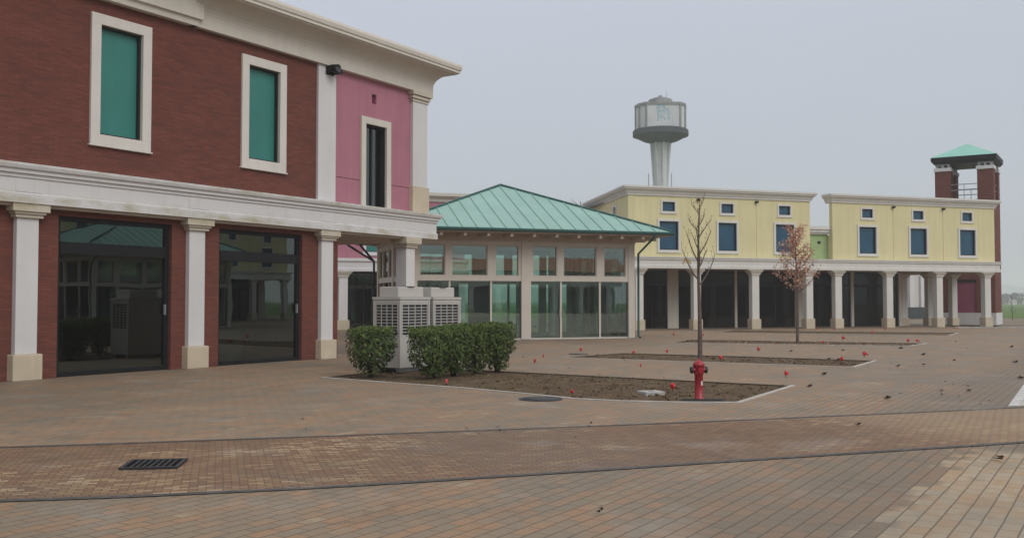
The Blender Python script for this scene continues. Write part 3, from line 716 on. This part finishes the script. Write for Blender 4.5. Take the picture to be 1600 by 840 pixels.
# ------------------------------------------------------------ water tower far off
def water_tower():
    T = thing('water_tower', 'tall grey concrete water tower with a faded blue painted emblem on its tank', 'water tower', (29.55, 190, 0), R(-9))
    MB().lathe([(1.9, 0), (1.6, 12), (1.42, 24), (1.45, 30), (1.6, 33.2)], 28).build('shaft', M['conc'], T)
    rb = MB()
    for k in range(8):
        a = k*math.pi/4+.3; rb.M = Matrix.Rotation(a, 4, 'Z')
        rb.add([(1.3, -.16, 24), (1.5, -.16, 24), (2.15, -.16, 33.2), (1.3, -.16, 33.2), (1.3, .16, 24), (1.5, .16, 24), (2.15, .16, 33.2), (1.3, .16, 33.2)], [(0, 1, 2, 3), (7, 6, 5, 4), (1, 5, 6, 2), (0, 4, 5, 1), (3, 2, 6, 7), (0, 3, 7, 4)])
    rb.build('buttress', M['conc'], T)
    MB().lathe([(2.0, 32.9), (3.4, 33.35), (4.9, 34.1), (5.2, 34.3), (5.5, 34.3), (5.5, 35.3), (5.2, 35.5)], 40, smooth=False).build('bowl', M['concd'], T)
    def drum(r, z0, z1, mat, name, par, r1=None):
        an = [R(-90+9+q) for q in (-139, -116, -90, -64, -41, 41, 64, 90, 116, 139)]; n = len(an); m = MB()
        m.add([(r*math.cos(q), r*math.sin(q), z0) for q in an]+[((r1 or r)*math.cos(q), (r1 or r)*math.sin(q), z1) for q in an], [(i, (i+1) % n, n+(i+1) % n, n+i) for i in range(n)]+[tuple(range(n, 2*n)), tuple(reversed(range(n)))])
        return m.build(name, mat, par)
    tk = drum(4.95, 35.45, 40.0, M['conc'], 'tank', T)
    pb = MB()
    for k in (42, 64, 90, 116, 138):
        for s_ in (-1, 1):
            pb.M = Matrix.Rotation(R(-90+9+s_*k), 4, 'Z'); pb = MB(); pb.M = Matrix.Rotation(R(-90+9+s_*k), 4, 'Z'); pb.box(4.8, 5.12, -.2, .2, 35.5, 40).build('pilaster', M['concm'], tk)
    drum(5.18, 39.95, 40.42, M['concm'], 'roof', T)
    cp = MB().lathe([(2.35, 40.4), (2.35, 41.55), (1.5, 41.6), (1.4, 41.9), (.4, 42.05), (.4, 42.4)], 10, smooth=False).build('turret', M['concm'], T)
    MB().tube([(1.2, 0, 41.9), (1.2, 0, 43.4)], .05, 6).build('antenna', M['steel'], cp)
    # faded painted letters on the tank's front facet
    f = -4.95*math.cos(R(41))
    em = MB(); a = math.atan2(-1, 0)
    def st(x0, x1, z0, z1): em.box(x0, x1, f-.02, f+.05, z0, z1)
    st(-1.2, -.85, 36.6, 39.9); st(-.85, .35, 39.45, 39.9); st(-.85, .2, 38.4, 38.8); st(.0, .35, 38.8, 39.45); st(.55, 1.1, 38.75, 39.1); st(.85, 1.2, 36.9, 38.75); st(-.6, -.35, 37.0, 38.2); st(.1, .35, 36.8, 37.3); st(-.35, .1, 37.3, 37.6)
    em.M = Matrix.Rotation(R(9), 4, 'Z'); em.v = [tuple(em.M @ Vector(v)) for v in em.v]
    eo = em.build('emblem', M['emblem'], tk)
    ms = MB()
    for x in (-2.4, 2.1): ms.tube([(x, -.6, 20), (x, -.6, 26.8)], .09, 6); ms.tube([(x, -.6, 22.5), (0, -.6, 22.5)], .06, 6)
    ms.build('antenna_mast', M['steel'], T)
water_tower()

# ------------------------------------------------------------ pink shop building seen through the portico
def pink_building():
    T = thing('pink_shop_building', 'pink building with white band and columns seen through the brick portico', 'building', (-8.538, 53.446, 0), PA)
    MB().wall(-10.2, 6.2, 4.0, 7.5, .3, .6, [(-2.9, -1.8, 4.35, 6.2), (.46, 1.6, 4.35, 6.2), (3.6, 4.7, 4.35, 6.2)]).box(-10.2, 6.2, 8, 8.3, 0, 7.5).box(5.9, 6.2, .6, 8, 0, 7.5).build('wall', M['pink'], T)
    for a in (-2.9, .46, 3.6): window(T, a, a+1.12, 4.35, 6.2, .17, .3, M['teal'], M['white'], .16, .05)
    MB().sweep([(-10.3, -.03), (6.3, -.03), (6.3, 8)], [(-.3, 3.25), (.04, 3.25), (.04, 3.4), (0, 3.43), (0, 3.78), (.08, 3.82), (.08, 3.98), (-.3, 4.0)]).build('band', M['white'], T)
    MB().sweep([(-10.2, .3), (6.2, .3), (6.2, 8.3)], [(-.05, 7.3), (.06, 7.3), (.1, 7.45), (.3, 7.62), (.3, 7.8), (-.3, 7.82)]).build('cornice', M['cream'], T)
    MB().box(-10.2, 6.1, .2, 8, 3.3, 3.7).build('soffit', M['soffit'], T)
    MB().box(-10.1, 6.1, .35, 8, 7.1, 7.2).build('roof', M['roofmem'], T)
    for x in (-8.2, -4.5, -.85, 2.8, 5.9): column(T, x, .5, 3.25, 0, .5, .55, .68, True, ('white', 'cream', 'beige'))
    for a in (-4.2, -.5, 3.2): storefront(T, a, a+3.0, 0, 3.25, 1.2, M['gdoor'], 2.5, .12, (a+1, a+2), .07)
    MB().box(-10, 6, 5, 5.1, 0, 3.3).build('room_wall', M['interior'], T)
pink_building()

def pale_building():
    T = thing('pale_building', 'distant off-white building with flat pilasters glimpsed between the arcade columns', 'building', (36.2, 92, 0), PA)
    MB().wall(0, 9, 0, 4.4, 0, .3).box(0, 9, 5, 5.3, 0, 4.4).box(0, .3, .3, 5, 0, 4.4).box(8.7, 9, .3, 5, 0, 4.4).build('wall', M['palewall'], T)
    for x in (.4, 2.2, 3.5, 4.6, 5.9, 7.5): MB().box(x, x+.5, -.2, 0, 0, 4.0).build('pilaster', M['white'], T)
    MB().box(-.2, 9.2, -.3, 5.4, 4.4, 4.8).build('roof', M['cream'], T)
    MB().box(1.2, 6, -.5, -.25, -.12, 1.0).build('low_wall', M['concd'], T)
pale_building()

# ------------------------------------------------------------ buildings across the square (behind and beside the viewer, mirrored in the glass)
def cross(s, off): return (BW[0]+.5402*s+.8415*off, BW[1]+.8415*s-.5402*off, 0)
a2 = copy_tree(arc); a2.location = cross(33, 42); a2.rotation_euler = (0, 0, DA+math.pi)
a2['label'] = 'yellow arcaded building facing the brick building from across the square'
p2 = copy_tree(pav); p2.location = cross(19, 29); p2.rotation_euler = (0, 0, DA+math.pi)
p2['label'] = 'second green roofed glass pavilion facing the brick building across the square'
def opposite():
    T = thing('low_shop_building', 'low white fronted shop building with red tiled roof behind the viewer', 'building', (42, -38, 0), R(180+20))
    MB().wall(-30, 40, 3.6, 5.6, 0, .3).box(-30, 40, 7, 7.3, 0, 5.6).build('wall', M['palewall'], T)
    for x in range(-28, 40, 4): column(T, x, .6, 3.6, -.1, .6, .6, .8)
    MB().box(-30, 40, 2.5, 2.6, 0, 3.6).build('room_wall', M['interior'], T)
    MB().add([(-31, -1, 5.7), (41, -1, 5.7), (41, 4, 7.6), (-31, 4, 7.6), (41, 9, 5.7), (-31, 9, 5.7)], [(0, 1, 2, 3), (3, 2, 4, 5), (0, 5, 4, 1)]).build('roof', M['terracotta'], T)
opposite()

# ------------------------------------------------------------ air conditioning units
def ac_unit(first):
    T = thing('outdoor_unit', 'nearer ivory metal cooling unit with grilles, seen between the lone shrub and the hedge' if first else 'farther ivory cooling unit standing right behind the hedge next to its twin', 'cooling unit', (-2.5, 21.5, 0), DA, 'ivory cooling units behind the hedge')
    W_, D_, Hh = 1.09, .8, 1.69
    c = MB().box(0, .05, 0, .05, .1, Hh-.06); c.box(W_-.05, W_, 0, .05, .1, Hh-.06); c.box(0, .05, D_-.05, D_, .1, Hh-.06); c.box(W_-.05, W_, D_-.05, D_, .1, Hh-.06)
    c.box(.05, W_-.05, .006, .04, .1, .80); c.box(.05, W_-.05, .006, .04, 1.55, Hh-.06); c.box(.006, .04, .05, D_-.05, .1, .80); c.box(.006, .04, .05, D_-.05, 1.55, Hh-.06)
    c.box(W_-.04, W_-.006, .05, D_-.05, .1, .80); c.box(W_-.04, W_-.006, .05, D_-.05, 1.55, Hh-.06); c.box(.05, W_-.05, D_-.04, D_-.006, .1, Hh-.06)
    c.box(-.012, W_+.012, -.012, D_+.012, Hh-.058, Hh)
    c.build('cabinet', M['acw'], T, bevel=.006)
    MB().box(.06, W_-.06, .06, D_-.06, .12, Hh-.08).build('coil', M['acd'], T)
    def grille(M_, L):
        g = MB(); g.M = M_
        n = 11
        for i in range(n): z = .83+i*(1.52-.83)/(n-1); g.box(.06, L-.06, .012, .024, z-.009, z+.009)
        for i in range(5): x = .08+i*(L-.16)/4; g.box(x-.010, x+.010, .008, .02, .805, 1.545)
        g.rect(.09, L-.09, .83, 1.52, .028, .004, .035)
        g.build('grille', M['acw'], T)
    grille(Matrix(), W_)
    grille(Matrix.Translation((0, D_, 0)) @ Matrix.Rotation(R(-90), 4, 'Z'), D_)
    grille(Matrix.Translation((W_, 0, 0)) @ Matrix.Rotation(R(90), 4, 'Z'), D_)
    s = MB().box(.10, W_-.07, .14, D_-.10, Hh, Hh+.235); s.build('fan_shroud', M['acw'], T, bevel=.02)
    MB().lathe([(.30, Hh+.236), (.30, Hh+.246)], 24, (W_/2, D_/2)).build('fan_guard', M['acd'], T)
    MB().box(.05, W_-.05, .08, .16, 0, .1).box(.05, W_-.05, D_-.16, D_-.08, 0, .1).build('foot_rail', M['steel'], T)
    return T
ac_unit(True)
u2 = ac_unit(False); u2.location = (-2.5+.5402*1.22, 21.5+.8415*1.22, 0)

# ------------------------------------------------------------ plants
def leaf(m, p, n, s, r, curl=.25):
    n = n.normalized(); u = n.orthogonal().normalized(); u.rotate(Matrix.Rotation(r.uniform(0, 6.3), 3, n)); v = n.cross(u)
    a = u*s; b = v*s*.42
    m.add([p-a, p-b*.9+n*s*curl*.3, p+a-n*s*curl, p+b*.9+n*s*curl*.3, ], [(0, 1, 2, 3)])
LITTOP = MB()
def shrub_foliage(seed, w, d, h, n=3600):
    r = random.Random(seed); m = MB()
    from mathutils import noise
    k = 0
    while k < n:
        z = r.uniform(.10, 1.0); x = r.uniform(-1, 1); y = r.uniform(-1, 1)
        rr = (abs(x)**3.2+abs(y)**3.2)**(1/3.2)
        if rr > 1: continue
        lim = (.26+.74*min(1, (z/.6))**.85)
        q = noise.noise(Vector((x*2.4+seed, y*2.4, z*3.0)))
        lim *= 1+.34*q
        top = .96+.10*noise.noise(Vector((x*3, y*3, seed*.7)))
        if rr > lim or z > top: continue
        depth = min(1-rr/lim, (top-z)*1.6)
        if r.random() > math.exp(-depth*3.2)+.10: continue
        p = Vector((x*w/2, y*d/2, z*h)); nn = Vector((x, y, .9*(z-.3)))+Vector((r.uniform(-1, 1), r.uniform(-1, 1), r.uniform(-.3, 1)))*.8
        leaf(m, p, nn, r.uniform(.030, .062), r); k += 1
        if z > top-.09 and r.random() < .9: leaf(LITTOP, p+Vector((0, 0, .012)), Vector((r.uniform(-1, 1), r.uniform(-1, 1), .4)), r.uniform(.022, .04), r)  # young top leaves, multiplied so their bright colour paints the sunlit crown
    return m
def shrub(pos, seed, w, d, h, label, n=3600):
    T = thing('hedge_shrub', label, 'shrub', (*pos, -.06), DA, 'clipped evergreen shrubs before the cooling units')
    LITTOP.__init__(); shrub_foliage(seed, w, d, h, int(n*.72)).build('foliage', M['leafg'], T); LITTOP.build('sunlit_young_leaves', M['leafn'], T)
    st = MB(); r = random.Random(seed)
    for k in range(6):
        a = r.uniform(0, 6.3); st.tube([(.03*math.cos(a), .03*math.sin(a), -.02), (.10*math.cos(a), .10*math.sin(a), h*.3), (w*.28*math.cos(a), d*.28*math.sin(a), h*.72)], [.022, .017, .007], 6)
    st.build('stem', M['stem'], T)
shrub((-2.98, 20.45), 3, 1.0, .95, 1.13, 'lone rounded evergreen shrub left of the hedge group', 4200)
shrub((-1.66, 19.95), 5, .98, .9, 1.14, 'front bushy evergreen shrub at the left end of the row of four', 4200)
shrub((-1.25, 20.68), 8, .80, .85, 1.16, 'second evergreen shrub of the row of four, in front of the twin cooling units')
shrub((-.80, 21.28), 11, .80, .82, 1.18, 'third evergreen shrub of the row of four, with bare stem showing')
shrub((-.33, 21.86), 14, .78, .80, 1.19, 'rightmost evergreen shrub of the row of four, in front of the pavilion glass')

def young_tree(name, label, pos, H, seed, r0, spread, zlo, n_br, leaves=0, leafmat_=None, fewleaves=0, asc=.9):
    T = thing(name, label, 'tree', (*pos, -.06), 0)
    r = random.Random(seed); m = MB(); tw = MB(); tips = []
    n = 14; tp = []
    for i in range(n+1):
        t = i/n; tp.append((.025*math.sin(t*5+seed)*t*2, .02*math.cos(t*4+seed)*t*2, t*H))
    m.tube(tp, [r0*(1-.9*(i/n)**1.1)+.004 for i in range(n+1)], 8)
    def at(z):
        t = z/H*n; i = min(int(t), n-1); f = t-i; return Vector(tp[i]).lerp(Vector(tp[i+1]), f)
    for k in range(n_br):
        f = k/(n_br-1); z = zlo+(H*.95-zlo)*f; a = k*2.4+r.uniform(-.5, .5)
        L = spread*(1-.72*f)*r.uniform(.75, 1.15); p = at(z); d = Vector((math.cos(a), math.sin(a), asc*r.uniform(.8, 1.3))).normalized()
        pts = [p]; nseg = 6
        for s in range(nseg):
            d = (d+Vector((r.uniform(-.12, .12), r.uniform(-.12, .12), .10))).normalized(); p = p+d*L*1.35/nseg; pts.append(p)
        br = r0*.34*(1-.5*f); m.tube(pts, [br*(1-.8*i/nseg)+.003 for i in range(nseg+1)], 5)
        for s in range(1, nseg+1):
            tips.append(pts[s])
            for _ in range(2 if leaves else 1):
                q = pts[s]; dd = (d+Vector((r.uniform(-1, 1), r.uniform(-1, 1), r.uniform(-.1, .8)))).normalized(); l2 = L*r.uniform(.12, .3)
                e1 = q+dd*l2*.5+Vector((0, 0, .02)); e2 = q+dd*l2+Vector((0, 0, .05)); m.tube([q, e1, e2], [.006, .0045, .003], 4); tips += [e1, e2]
                if not leaves: m.lathe([(.004, e2.z), (.012, e2.z+.012), (.003, e2.z+.035)], 5, (e2.x, e2.y))
    m.build('trunk', M['bark'], T)
    if leaves:
        lf = MB()
        for _ in range(leaves):
            c = r.choice(tips); p = c+Vector((r.gauss(0, .07), r.gauss(0, .07), r.gauss(-.02, .07)))
            leaf(lf, p, Vector((r.uniform(-1, 1), r.uniform(-1, 1), r.uniform(-.6, 1))), r.uniform(.04, .075), r, .5)
        lf.build('crown', leafmat_, T)
    if fewleaves:
        lf = MB(); c = Vector((-.36, -.1, 2.7))
        for _ in range(fewleaves): leaf(lf, c+Vector((r.gauss(0, .07), r.gauss(0, .07), r.gauss(0, .06))), Vector((r.uniform(-1, 1), r.uniform(-1, 1), r.uniform(-1, 1))), r.uniform(.03, .055), r, .4)
        lf.build('last_leaves', leafmat_, T)
    return T
young_tree('bare_tree', 'slender leafless young tree standing behind the red hydrant', (4.95, 25.34), 4.35, 2, .062, .72, 2.05, 14, 0, M['leafy'], 26, .95)
young_tree('russet_tree', 'young tree with russet autumn leaves in front of the yellow arcade', (10.98, 37.0), 4.5, 7, .06, .98, 1.95, 22, 1500, M['leafr'], 0, .5)

# ------------------------------------------------------------ hydrant
def hydrant():
    T = thing('fire_hydrant', 'red column fire hydrant with two black side caps at the soil bed edge', 'hydrant', (3.03, 15.62, .0), R(8))
    MB().lathe([(.085, 0), (.085, .03), (.068, .04), (.066, .40), (.078, .41), (.078, .44), (.074, .45), (.080, .47), (.080, .525), (.088, .53), (.088, .545)], 24).build('barrel', M['red'], T)
    MB().lathe([(.092, .545), (.094, .57), (.080, .60), (.055, .625), (.030, .635), (.024, .637), (.022, .665), (.0, .668)], 24).build('bonnet', M['red'], T)
    for s in (-1, 1):
        o = MB().tube([(s*.06, 0, .485), (s*.10, 0, .485)], .046, 14).build('outlet', M['red'], T)
        MB().tube([(s*.10, 0, .485), (s*.104, 0, .485), (s*.135, 0, .485), (s*.14, 0, .485)], [.05, .056, .056, .045], 12).build('cap', M['cast'], o)
    MB().tube([(0, -.06, .485), (0, -.105, .485)], [.05, .046], 14).build('front_outlet', M['red'], T)
    MB().add([(.012+.002, -.0685, .24), (.045, -.052, .24), (.045, -.052, .31), (.012+.002, -.0685, .31)], [(0, 1, 2, 3)]).build('sticker', M['tagw'], T)
hydrant()
def shaded_sump():
    T = thing('steel_sump_frame', 'long black steel edged slot in the ground under the red hydrant', 'drain', (3.06, 15.40, 0), R(-3))
    MB().rect(-.33, .30, -.06, .06, .025, 0, .02).build('frame', M['cast'], T)
    T.children[0].matrix_local = Matrix.Translation((0, 0, .03)) @ Matrix.Rotation(R(-90), 4, 'X')
    MB().box(-.34, .31, -.07, .07, -.03, .016).build('slot', M['pitshade'], T)  # solid black fill stands for the shade down in the slot
shaded_sump()

# ------------------------------------------------------------ drain grate, lids
def grate():
    T = thing('drain_grate', 'square black iron drain grate set in the brown brick lane', 'drain', (-3.49, 9.42, .006), R(8))
    MB().box(-.27, .27, -.25, .25, -.002, .004).build('shaded_sump', M['pitshade'], T)  # flat black sheet painted as the shade below the bars
    f = MB().box(-.27, .27, -.25, -.215, .004, .02); f.box(-.27, .27, .215, .25, .004, .02); f.box(-.27, -.235, -.215, .215, .004, .02); f.box(.235, .27, -.215, .215, .004, .02)
    f.build('frame', M['cast'], T)
    b = MB()
    for i in range(7): x = -.235+(i+1)*.47/8; b.box(x-.011, x+.011, -.215, .215, .004, .017)
    b.build('bars', M['cast'], T)
grate()
o = MB(); o.lathe([(.36, .002), (.36, .010), (.33, .011), (.33, .008), (.30, .008), (.30, .013), (.0, .013)], 28)
o = o.build('manhole_cover', M['cast']); o.location = (.47, 15.72, 0); tag(o, 'dark round iron manhole cover in the paving left of the hydrant', 'manhole')
T = thing('concrete_lid', 'pale square concrete inspection lid lying in the soil bed', 'inspection lid', (2.43, 16.86, -.022), R(20))
MB().box(-.19, .19, -.17, .17, -.06, .05).build('slab', M['slab'], T, bevel=.012); MB().box(-.05, .05, -.012, .012, .05, .056).build('lifting_slot', M['cast'], T)
o = MB(); o.lathe([(.30, .002), (.30, .010), (0, .011)], 24); o = o.build('manhole_cover', M['cast']); o.location = (2.0, 29.0, 0); tag(o, 'dark iron manhole cover in the paving near the pavilion front', 'manhole')

# ------------------------------------------------------------ little red marker flags
def flag(pos, seed, s, label, mat='redtape'):
    T = thing('marker_flag', label, 'marker', (*pos, -.01), seed*1.3, 'red plastic markers stuck in the soil and paving')
    r = random.Random(seed)
    MB().tube([(0, 0, -.03), (.005, 0, .10*s)], .006, 6).build('stake', M['cast'], T)
    bm = bmesh.new(); bmesh.ops.create_icosphere(bm, subdivisions=2, radius=1)
    for v in bm.verts:
        k = r.uniform(.72, 1.25); v.co = Vector((v.co.x*.036*k, v.co.y*.036*k, v.co.z*.052*k*(1.15 if v.co.z > 0 else .9)))*s + Vector((0, 0, .085*s))
    m = MB(); m.add([v.co.copy() for v in bm.verts], [tuple(v.index for v in f.verts) for f in bm.faces]); bm.free()
    a = r.uniform(0, 6.3); d = Vector((math.cos(a), math.sin(a), 0)); u = Vector((0, 0, 1))
    m.add([d*.02*s+u*.08*s, d*.02*s+u*.11*s, d*.06*s+u*.10*s, d*.065*s+u*.06*s, d*.085*s+u*.07*s, d*.09*s+u*.035*s], [(0, 1, 2, 3), (3, 2, 4, 5)])
    m.build('ribbon', M[mat], T)
FL = [
 ((-1.26, 18.54), 1.0, 'glossy pink-red marker knob at the front edge of the soil below the hedge', 'pinktape'),
 ((.59, 24.82), 1.1, 'thin upright red marker on the paving right of the hedge end', 'redtape'),
 ((.89, 27.36), .9, 'small red marker at the left tip of the second soil bed', 'redtape'),
 ((1.04, 16.6), .8, 'tiny red marker at the soil edge beside the dark manhole cover', 'redtape'),
 ((2.19, 30.47), 1.2, 'red marker on the paving in front of the pavilion right bay', 'redtape'),
 ((3.66, 29.0), 1.1, 'red marker on the back edge of the second soil bed below the downpipe', 'redtape'),
 ((3.12, 23.38), .9, 'thin dull red marker on the paving between the first and second soil beds', 'redtape'),
 ((4.8, 29.72), 1.1, 'red marker just left of the bare tree trunk behind the second soil bed', 'redtape'),
 ((2.86, 17.15), 1.5, 'largest red marker, in the soil just left of the hydrant', 'redtape'),
 ((7.5, 44.55), 1.3, 'faint red marker on far paving left of the bare tree, near the yellow arcade', 'redtape'),
 ((8.7, 43.74), 1.2, 'faint red marker on far paving right of the bare tree trunk', 'redtape'),
 ((5.60, 25.89), 1.5, 'bright red marker in the second soil bed just right of the bare tree', 'redtape'),
 ((7.8, 30.47), 1.5, 'bright red marker lying on the paving between the second and third soil beds', 'redtape'),
 ((5.76, 20.24), 1.4, 'red marker on open paving off the right corner of the first soil bed', 'redtape'),
 ((16.79, 53.0), 1.2, 'far red marker at the foot of the arcade right of the russet tree', 'redtape'),
 ((17.79, 53.0), 1.3, 'far red marker before the arcade column under the green wall', 'redtape'),
 ((13.57, 39.44), 1.7, 'red marker on the paving behind the third soil bed right of the russet tree', 'redtape'),
 ((10.02, 27.36), 1.7, 'big red marker on the paving off the right corner of the second soil bed', 'redtape'),
 ((8.59, 25.08), 1.6, 'red marker in the soil at the right end of the second soil bed', 'redtape'),
 ((17.67, 47.16), 1.5, 'red marker in the fourth, farthest soil bed', 'redtape'),
 ((20.56, 53.0), 1.4, 'far red marker before the dark shop front under the right yellow block', 'redtape'),
 ((15.25, 37.02), 1.6, 'left one of two red markers paired at the right tip of the third soil bed', 'redtape'),
 ((15.5, 36.8), 1.6, 'right one of two red markers paired at the right tip of the third soil bed', 'redtape'),
 ((25.1, 54.2), 1.3, 'farthest red marker, on the paving before the open end of the arcade', 'redtape'),
 ((11.7, 36.2), 1.2, 'dull red marker in the third soil bed at the foot of the russet tree', 'redtape'),
]
for i, (p, s, l, mt) in enumerate(FL): flag(p, i+1, s*.76, l, mt)

# ------------------------------------------------------------ fallen leaves
def fallen(pos, seed, s, label):
    r = random.Random(seed); m = MB(); nx, ny = 6, 4; vs = []
    for i in range(nx):
        t = i/(nx-1)*2-1; w = math.sqrt(max(0, 1-t*t*.92))*.55
        for j in range(ny):
            u = j/(ny-1)*2-1
            vs.append((t*s*.5, u*w*s*.5, .010+s*(.10*t*t+.30*u*u*w)*r.uniform(.5, 1.3)+.012*r.random()))
    m.add(vs, [(i*ny+j, (i+1)*ny+j, (i+1)*ny+j+1, i*ny+j+1) for i in range(nx-1) for j in range(ny-1)], True)
    for k in range(2): b0 = len(m.v); m.v += [(x*.8+.02, y*.9-.01, z*1.5+.008) for x, y, z in m.v[:nx*ny]]; m.f += [tuple(b0+i for i in f) for f in m.f[:(nx-1)*(ny-1)]]; m.sm += [True]*((nx-1)*(ny-1)); break
    o = m.build('fallen_leaf', M['leafd']); o.location = (*pos, 0); o.rotation_euler = (0, 0, r.uniform(-.6, .6))
    tag(o, label, 'leaf', 'dry leaves scattered over the paving')
LV = [
 ((6.1, 15.66), .15, 'largest dark curled leaf on the paving right of the hydrant'),
 ((4.88, 9.7), .11, 'dark curled leaf with a stalk on the pale pavers near the right foreground'),
 ((5.5, 17.85), .13, 'dark leaf on the paving just beyond the right corner of the first soil bed'),
 ((6.72, 20.77), .17, 'brown leaf lying between the first and second soil beds near a red marker'),
 ((9.37, 23.38), .13, 'small dark leaf on the paving in front of the second bed right corner'),
 ((12.09, 28.32), .15, 'brown leaf on open paving right of the second soil bed'),
 ((11.75, 25.61), .12, 'pale brown leaf on the open paving midway to the right edge'),
 ((12.97, 24.82), .18, 'dark leaf far right on the paving beyond the white line'),
 ((10.42, 19.75), .15, 'dark leaf next to the far end of the white painted line'),
 ((8.03, 16.97), .11, 'right one of two small leaves left of the white painted line'),
 ((7.55, 16.97), .09, 'left one of two small leaves left of the white painted line'),
 ((17.11, 32.97), .2, 'leaf on distant paving near the right edge below the tower'),
 ((12.96, 32.09), .17, 'leaf on the paving in front of the third bed right tip'),
 ((4.43, 12.37), .08, 'tiny leaf on the brown brick lane'),
 ((.65, 7.29), .06, 'tiny dark leaf on the near paving at the bottom centre'),
 ((8.75, 30.2), .13, 'reddish leaf on the paving behind the second soil bed'),
 ((10.6, 30.86), .13, 'small leaf on the paving before the third soil bed, below the russet tree'),
]
for i, (p, s, l) in enumerate(LV): fallen(p, 40+i, s*.82, l)

def inside(x, y, poly):
    c = False
    for (x1, y1), (x2, y2) in zip(poly, poly[1:]+poly[:1]):
        if (y1 > y) != (y2 > y) and x < (x2-x1)*(y-y1)/(y2-y1)+x1: c = not c
    return c
def scatter(name, mat, n, size, area, test, zc, seed, flat=.6, leafy=False):
    r = random.Random(seed); m = MB(); k = 0
    while k < n:
        x, y = r.uniform(*area[0]), r.uniform(*area[1])
        if not test(x, y): continue
        q = size*r.uniform(.4, 1.5)*(2.2 if r.random() < .06 else 1)
        if leafy: leaf(m, Vector((x, y, zc+.008)), Vector((r.uniform(-.6, .6), r.uniform(-.6, .6), 1)), q, r, .5)
        else:
            a = r.uniform(0, 6.3); vs = [Vector((math.cos(a+i*2.1)*q*r.uniform(.7, 1.2), math.sin(a+i*2.1)*q*r.uniform(.7, 1.2), -q*.3)) for i in range(3)]+[Vector((math.cos(a+1+i*2.1)*q*.6, math.sin(a+1+i*2.1)*q*.6, q*flat*r.uniform(.6, 1.2))) for i in range(3)]
            c = Vector((x, y, zc)); m.add([c+v for v in vs], [(0, 1, 4, 3), (1, 2, 5, 4), (2, 0, 3, 5), (3, 4, 5)])
        k += 1
    tag(m.build(name, mat), kind='stuff')
scatter('soil_clods', M['soil'], 1500, .022, ((-4, 5.3), (15.2, 23.2)), lambda x, y: inside(x, y, PITS[0]), -.016, 1)
scatter('soil_clods', M['soil'], 700, .03, ((1.4, 15.7), (23.3, 39.8)), lambda x, y: inside(x, y, PITS[1]) or inside(x, y, PITS[2]), -.014, 2)
scatter('weeds', M['leafn'], 500, .02, ((-4, 5.3), (15.2, 23.2)), lambda x, y: inside(x, y, PITS[0]) and math.sin(x*3.1+y*2.3)+math.sin(x*1.3-y*4.1) > .9, -.01, 3, leafy=True)
scatter('leaf_litter', M['leafr'], 420, .028, ((5.5, 16), (32.5, 41)), lambda x, y: math.hypot((x-11)/2.6, (y-37)/2.2) < 1.5, .004, 4, leafy=True)
scatter('leaf_litter', M['leafd'], 260, .028, ((-3, 22), (11, 45)), lambda x, y: x < .5*y and math.sin(x*.9)+math.sin(y*.7+x*.3) > .2, .004, 5, leafy=True)

# ------------------------------------------------------------ far distance
def far_wood():
    r = random.Random(9); m = MB()
    for k in range(6000):
        x = r.uniform(60, 900); y = 560+r.uniform(-25, 40); h = 4.2+.9*math.sin(x*.05)+.7*math.sin(x*.13+1)
        p = Vector((x, y, r.uniform(0, h))); leaf(m, p, Vector((r.uniform(-1, 1), -1, r.uniform(-.3, 1))), r.uniform(1.2, 2.8), r)
    tag(m.build('distant_wood', M['leaff']), 'low dark belt of woodland along the horizon', 'woodland', kind='stuff')
far_wood()
hm = MB(); pts = []
for i in range(60):
    x = -1150+i*58; pts.append((x, 2200, 34+8*math.sin(i*.55)+6*math.sin(i*1.3)))
vs = []
for x, y, z in pts: vs += [(x, y, -1), (x, y+60, z), (x, y+400, -1)]
hm.add(vs, [f for i in range(59) for f in ((3*i, 3*i+3, 3*i+4, 3*i+1), (3*i+1, 3*i+4, 3*i+5, 3*i+2))], True)
tag(hm.build('hills', M['woods']), kind='structure')
def farmhouse(x, y, s, label):
    T = thing('farmhouse', label, 'house', (x, y, -.16), .2)
    w = MB().box(-3*s, 3*s, -2*s, 2*s, 0, 3*s).build('wall', M['palewall'], T)
    MB().add([(-3.2*s, -2.2*s, 3*s), (3.2*s, -2.2*s, 3*s), (3.2*s, 0, 4.6*s), (-3.2*s, 0, 4.6*s), (3.2*s, 2.2*s, 3*s), (-3.2*s, 2.2*s, 3*s)], [(0, 1, 2, 3), (3, 2, 4, 5), (0, 3, 5), (1, 4, 2), (0, 5, 4, 1)]).build('roof', M['concm'], T)
    for a in (-1.8, .9): MB().box(a*s, (a+.9)*s, -2.04*s, -2*s, 1*s, 2.2*s).build('window', M['dark'], T)
farmhouse(250, 480, .55, 'left one of two tiny pale houses beyond the green field')
farmhouse(271, 505, .7, 'right one of two tiny pale houses beyond the green field')
young_tree('bare_sapling', 'tiny bare sapling at the field edge right of the brick tower', (43.2, 83), 2.2, 21, .03, .35, .5, 8)
def far_bare_tree(x, y, H, seed, label):
    T = young_tree('distant_tree', label, (x, y), H, seed, .30, 3.2, H*.55, 26, asc=.6)
far_bare_tree(7.9, 110, 13.1, 31, 'top of a distant bare tree peeking over the green pavilion roof')

# ------------------------------------------------------------ misty winter air
hz = MB().box(-1250, 2450, -450, 2850, -2.5, 62).build('haze', None); tag(hz, kind='stuff')
hm_ = bpy.data.materials.new('mist'); hm_.use_nodes = True; hn = hm_.node_tree.nodes; hn.remove(hn['Principled BSDF'])
pv = hn.new('ShaderNodeVolumePrincipled'); pv.inputs['Density'].default_value = .0008; pv.inputs['Color'].default_value = (.985, .99, 1, 1); pv.inputs['Anisotropy'].default_value = .0
hm_.node_tree.links.new(pv.outputs[0], hn['Material Output'].inputs['Volume']); hz.data.materials.append(hm_)
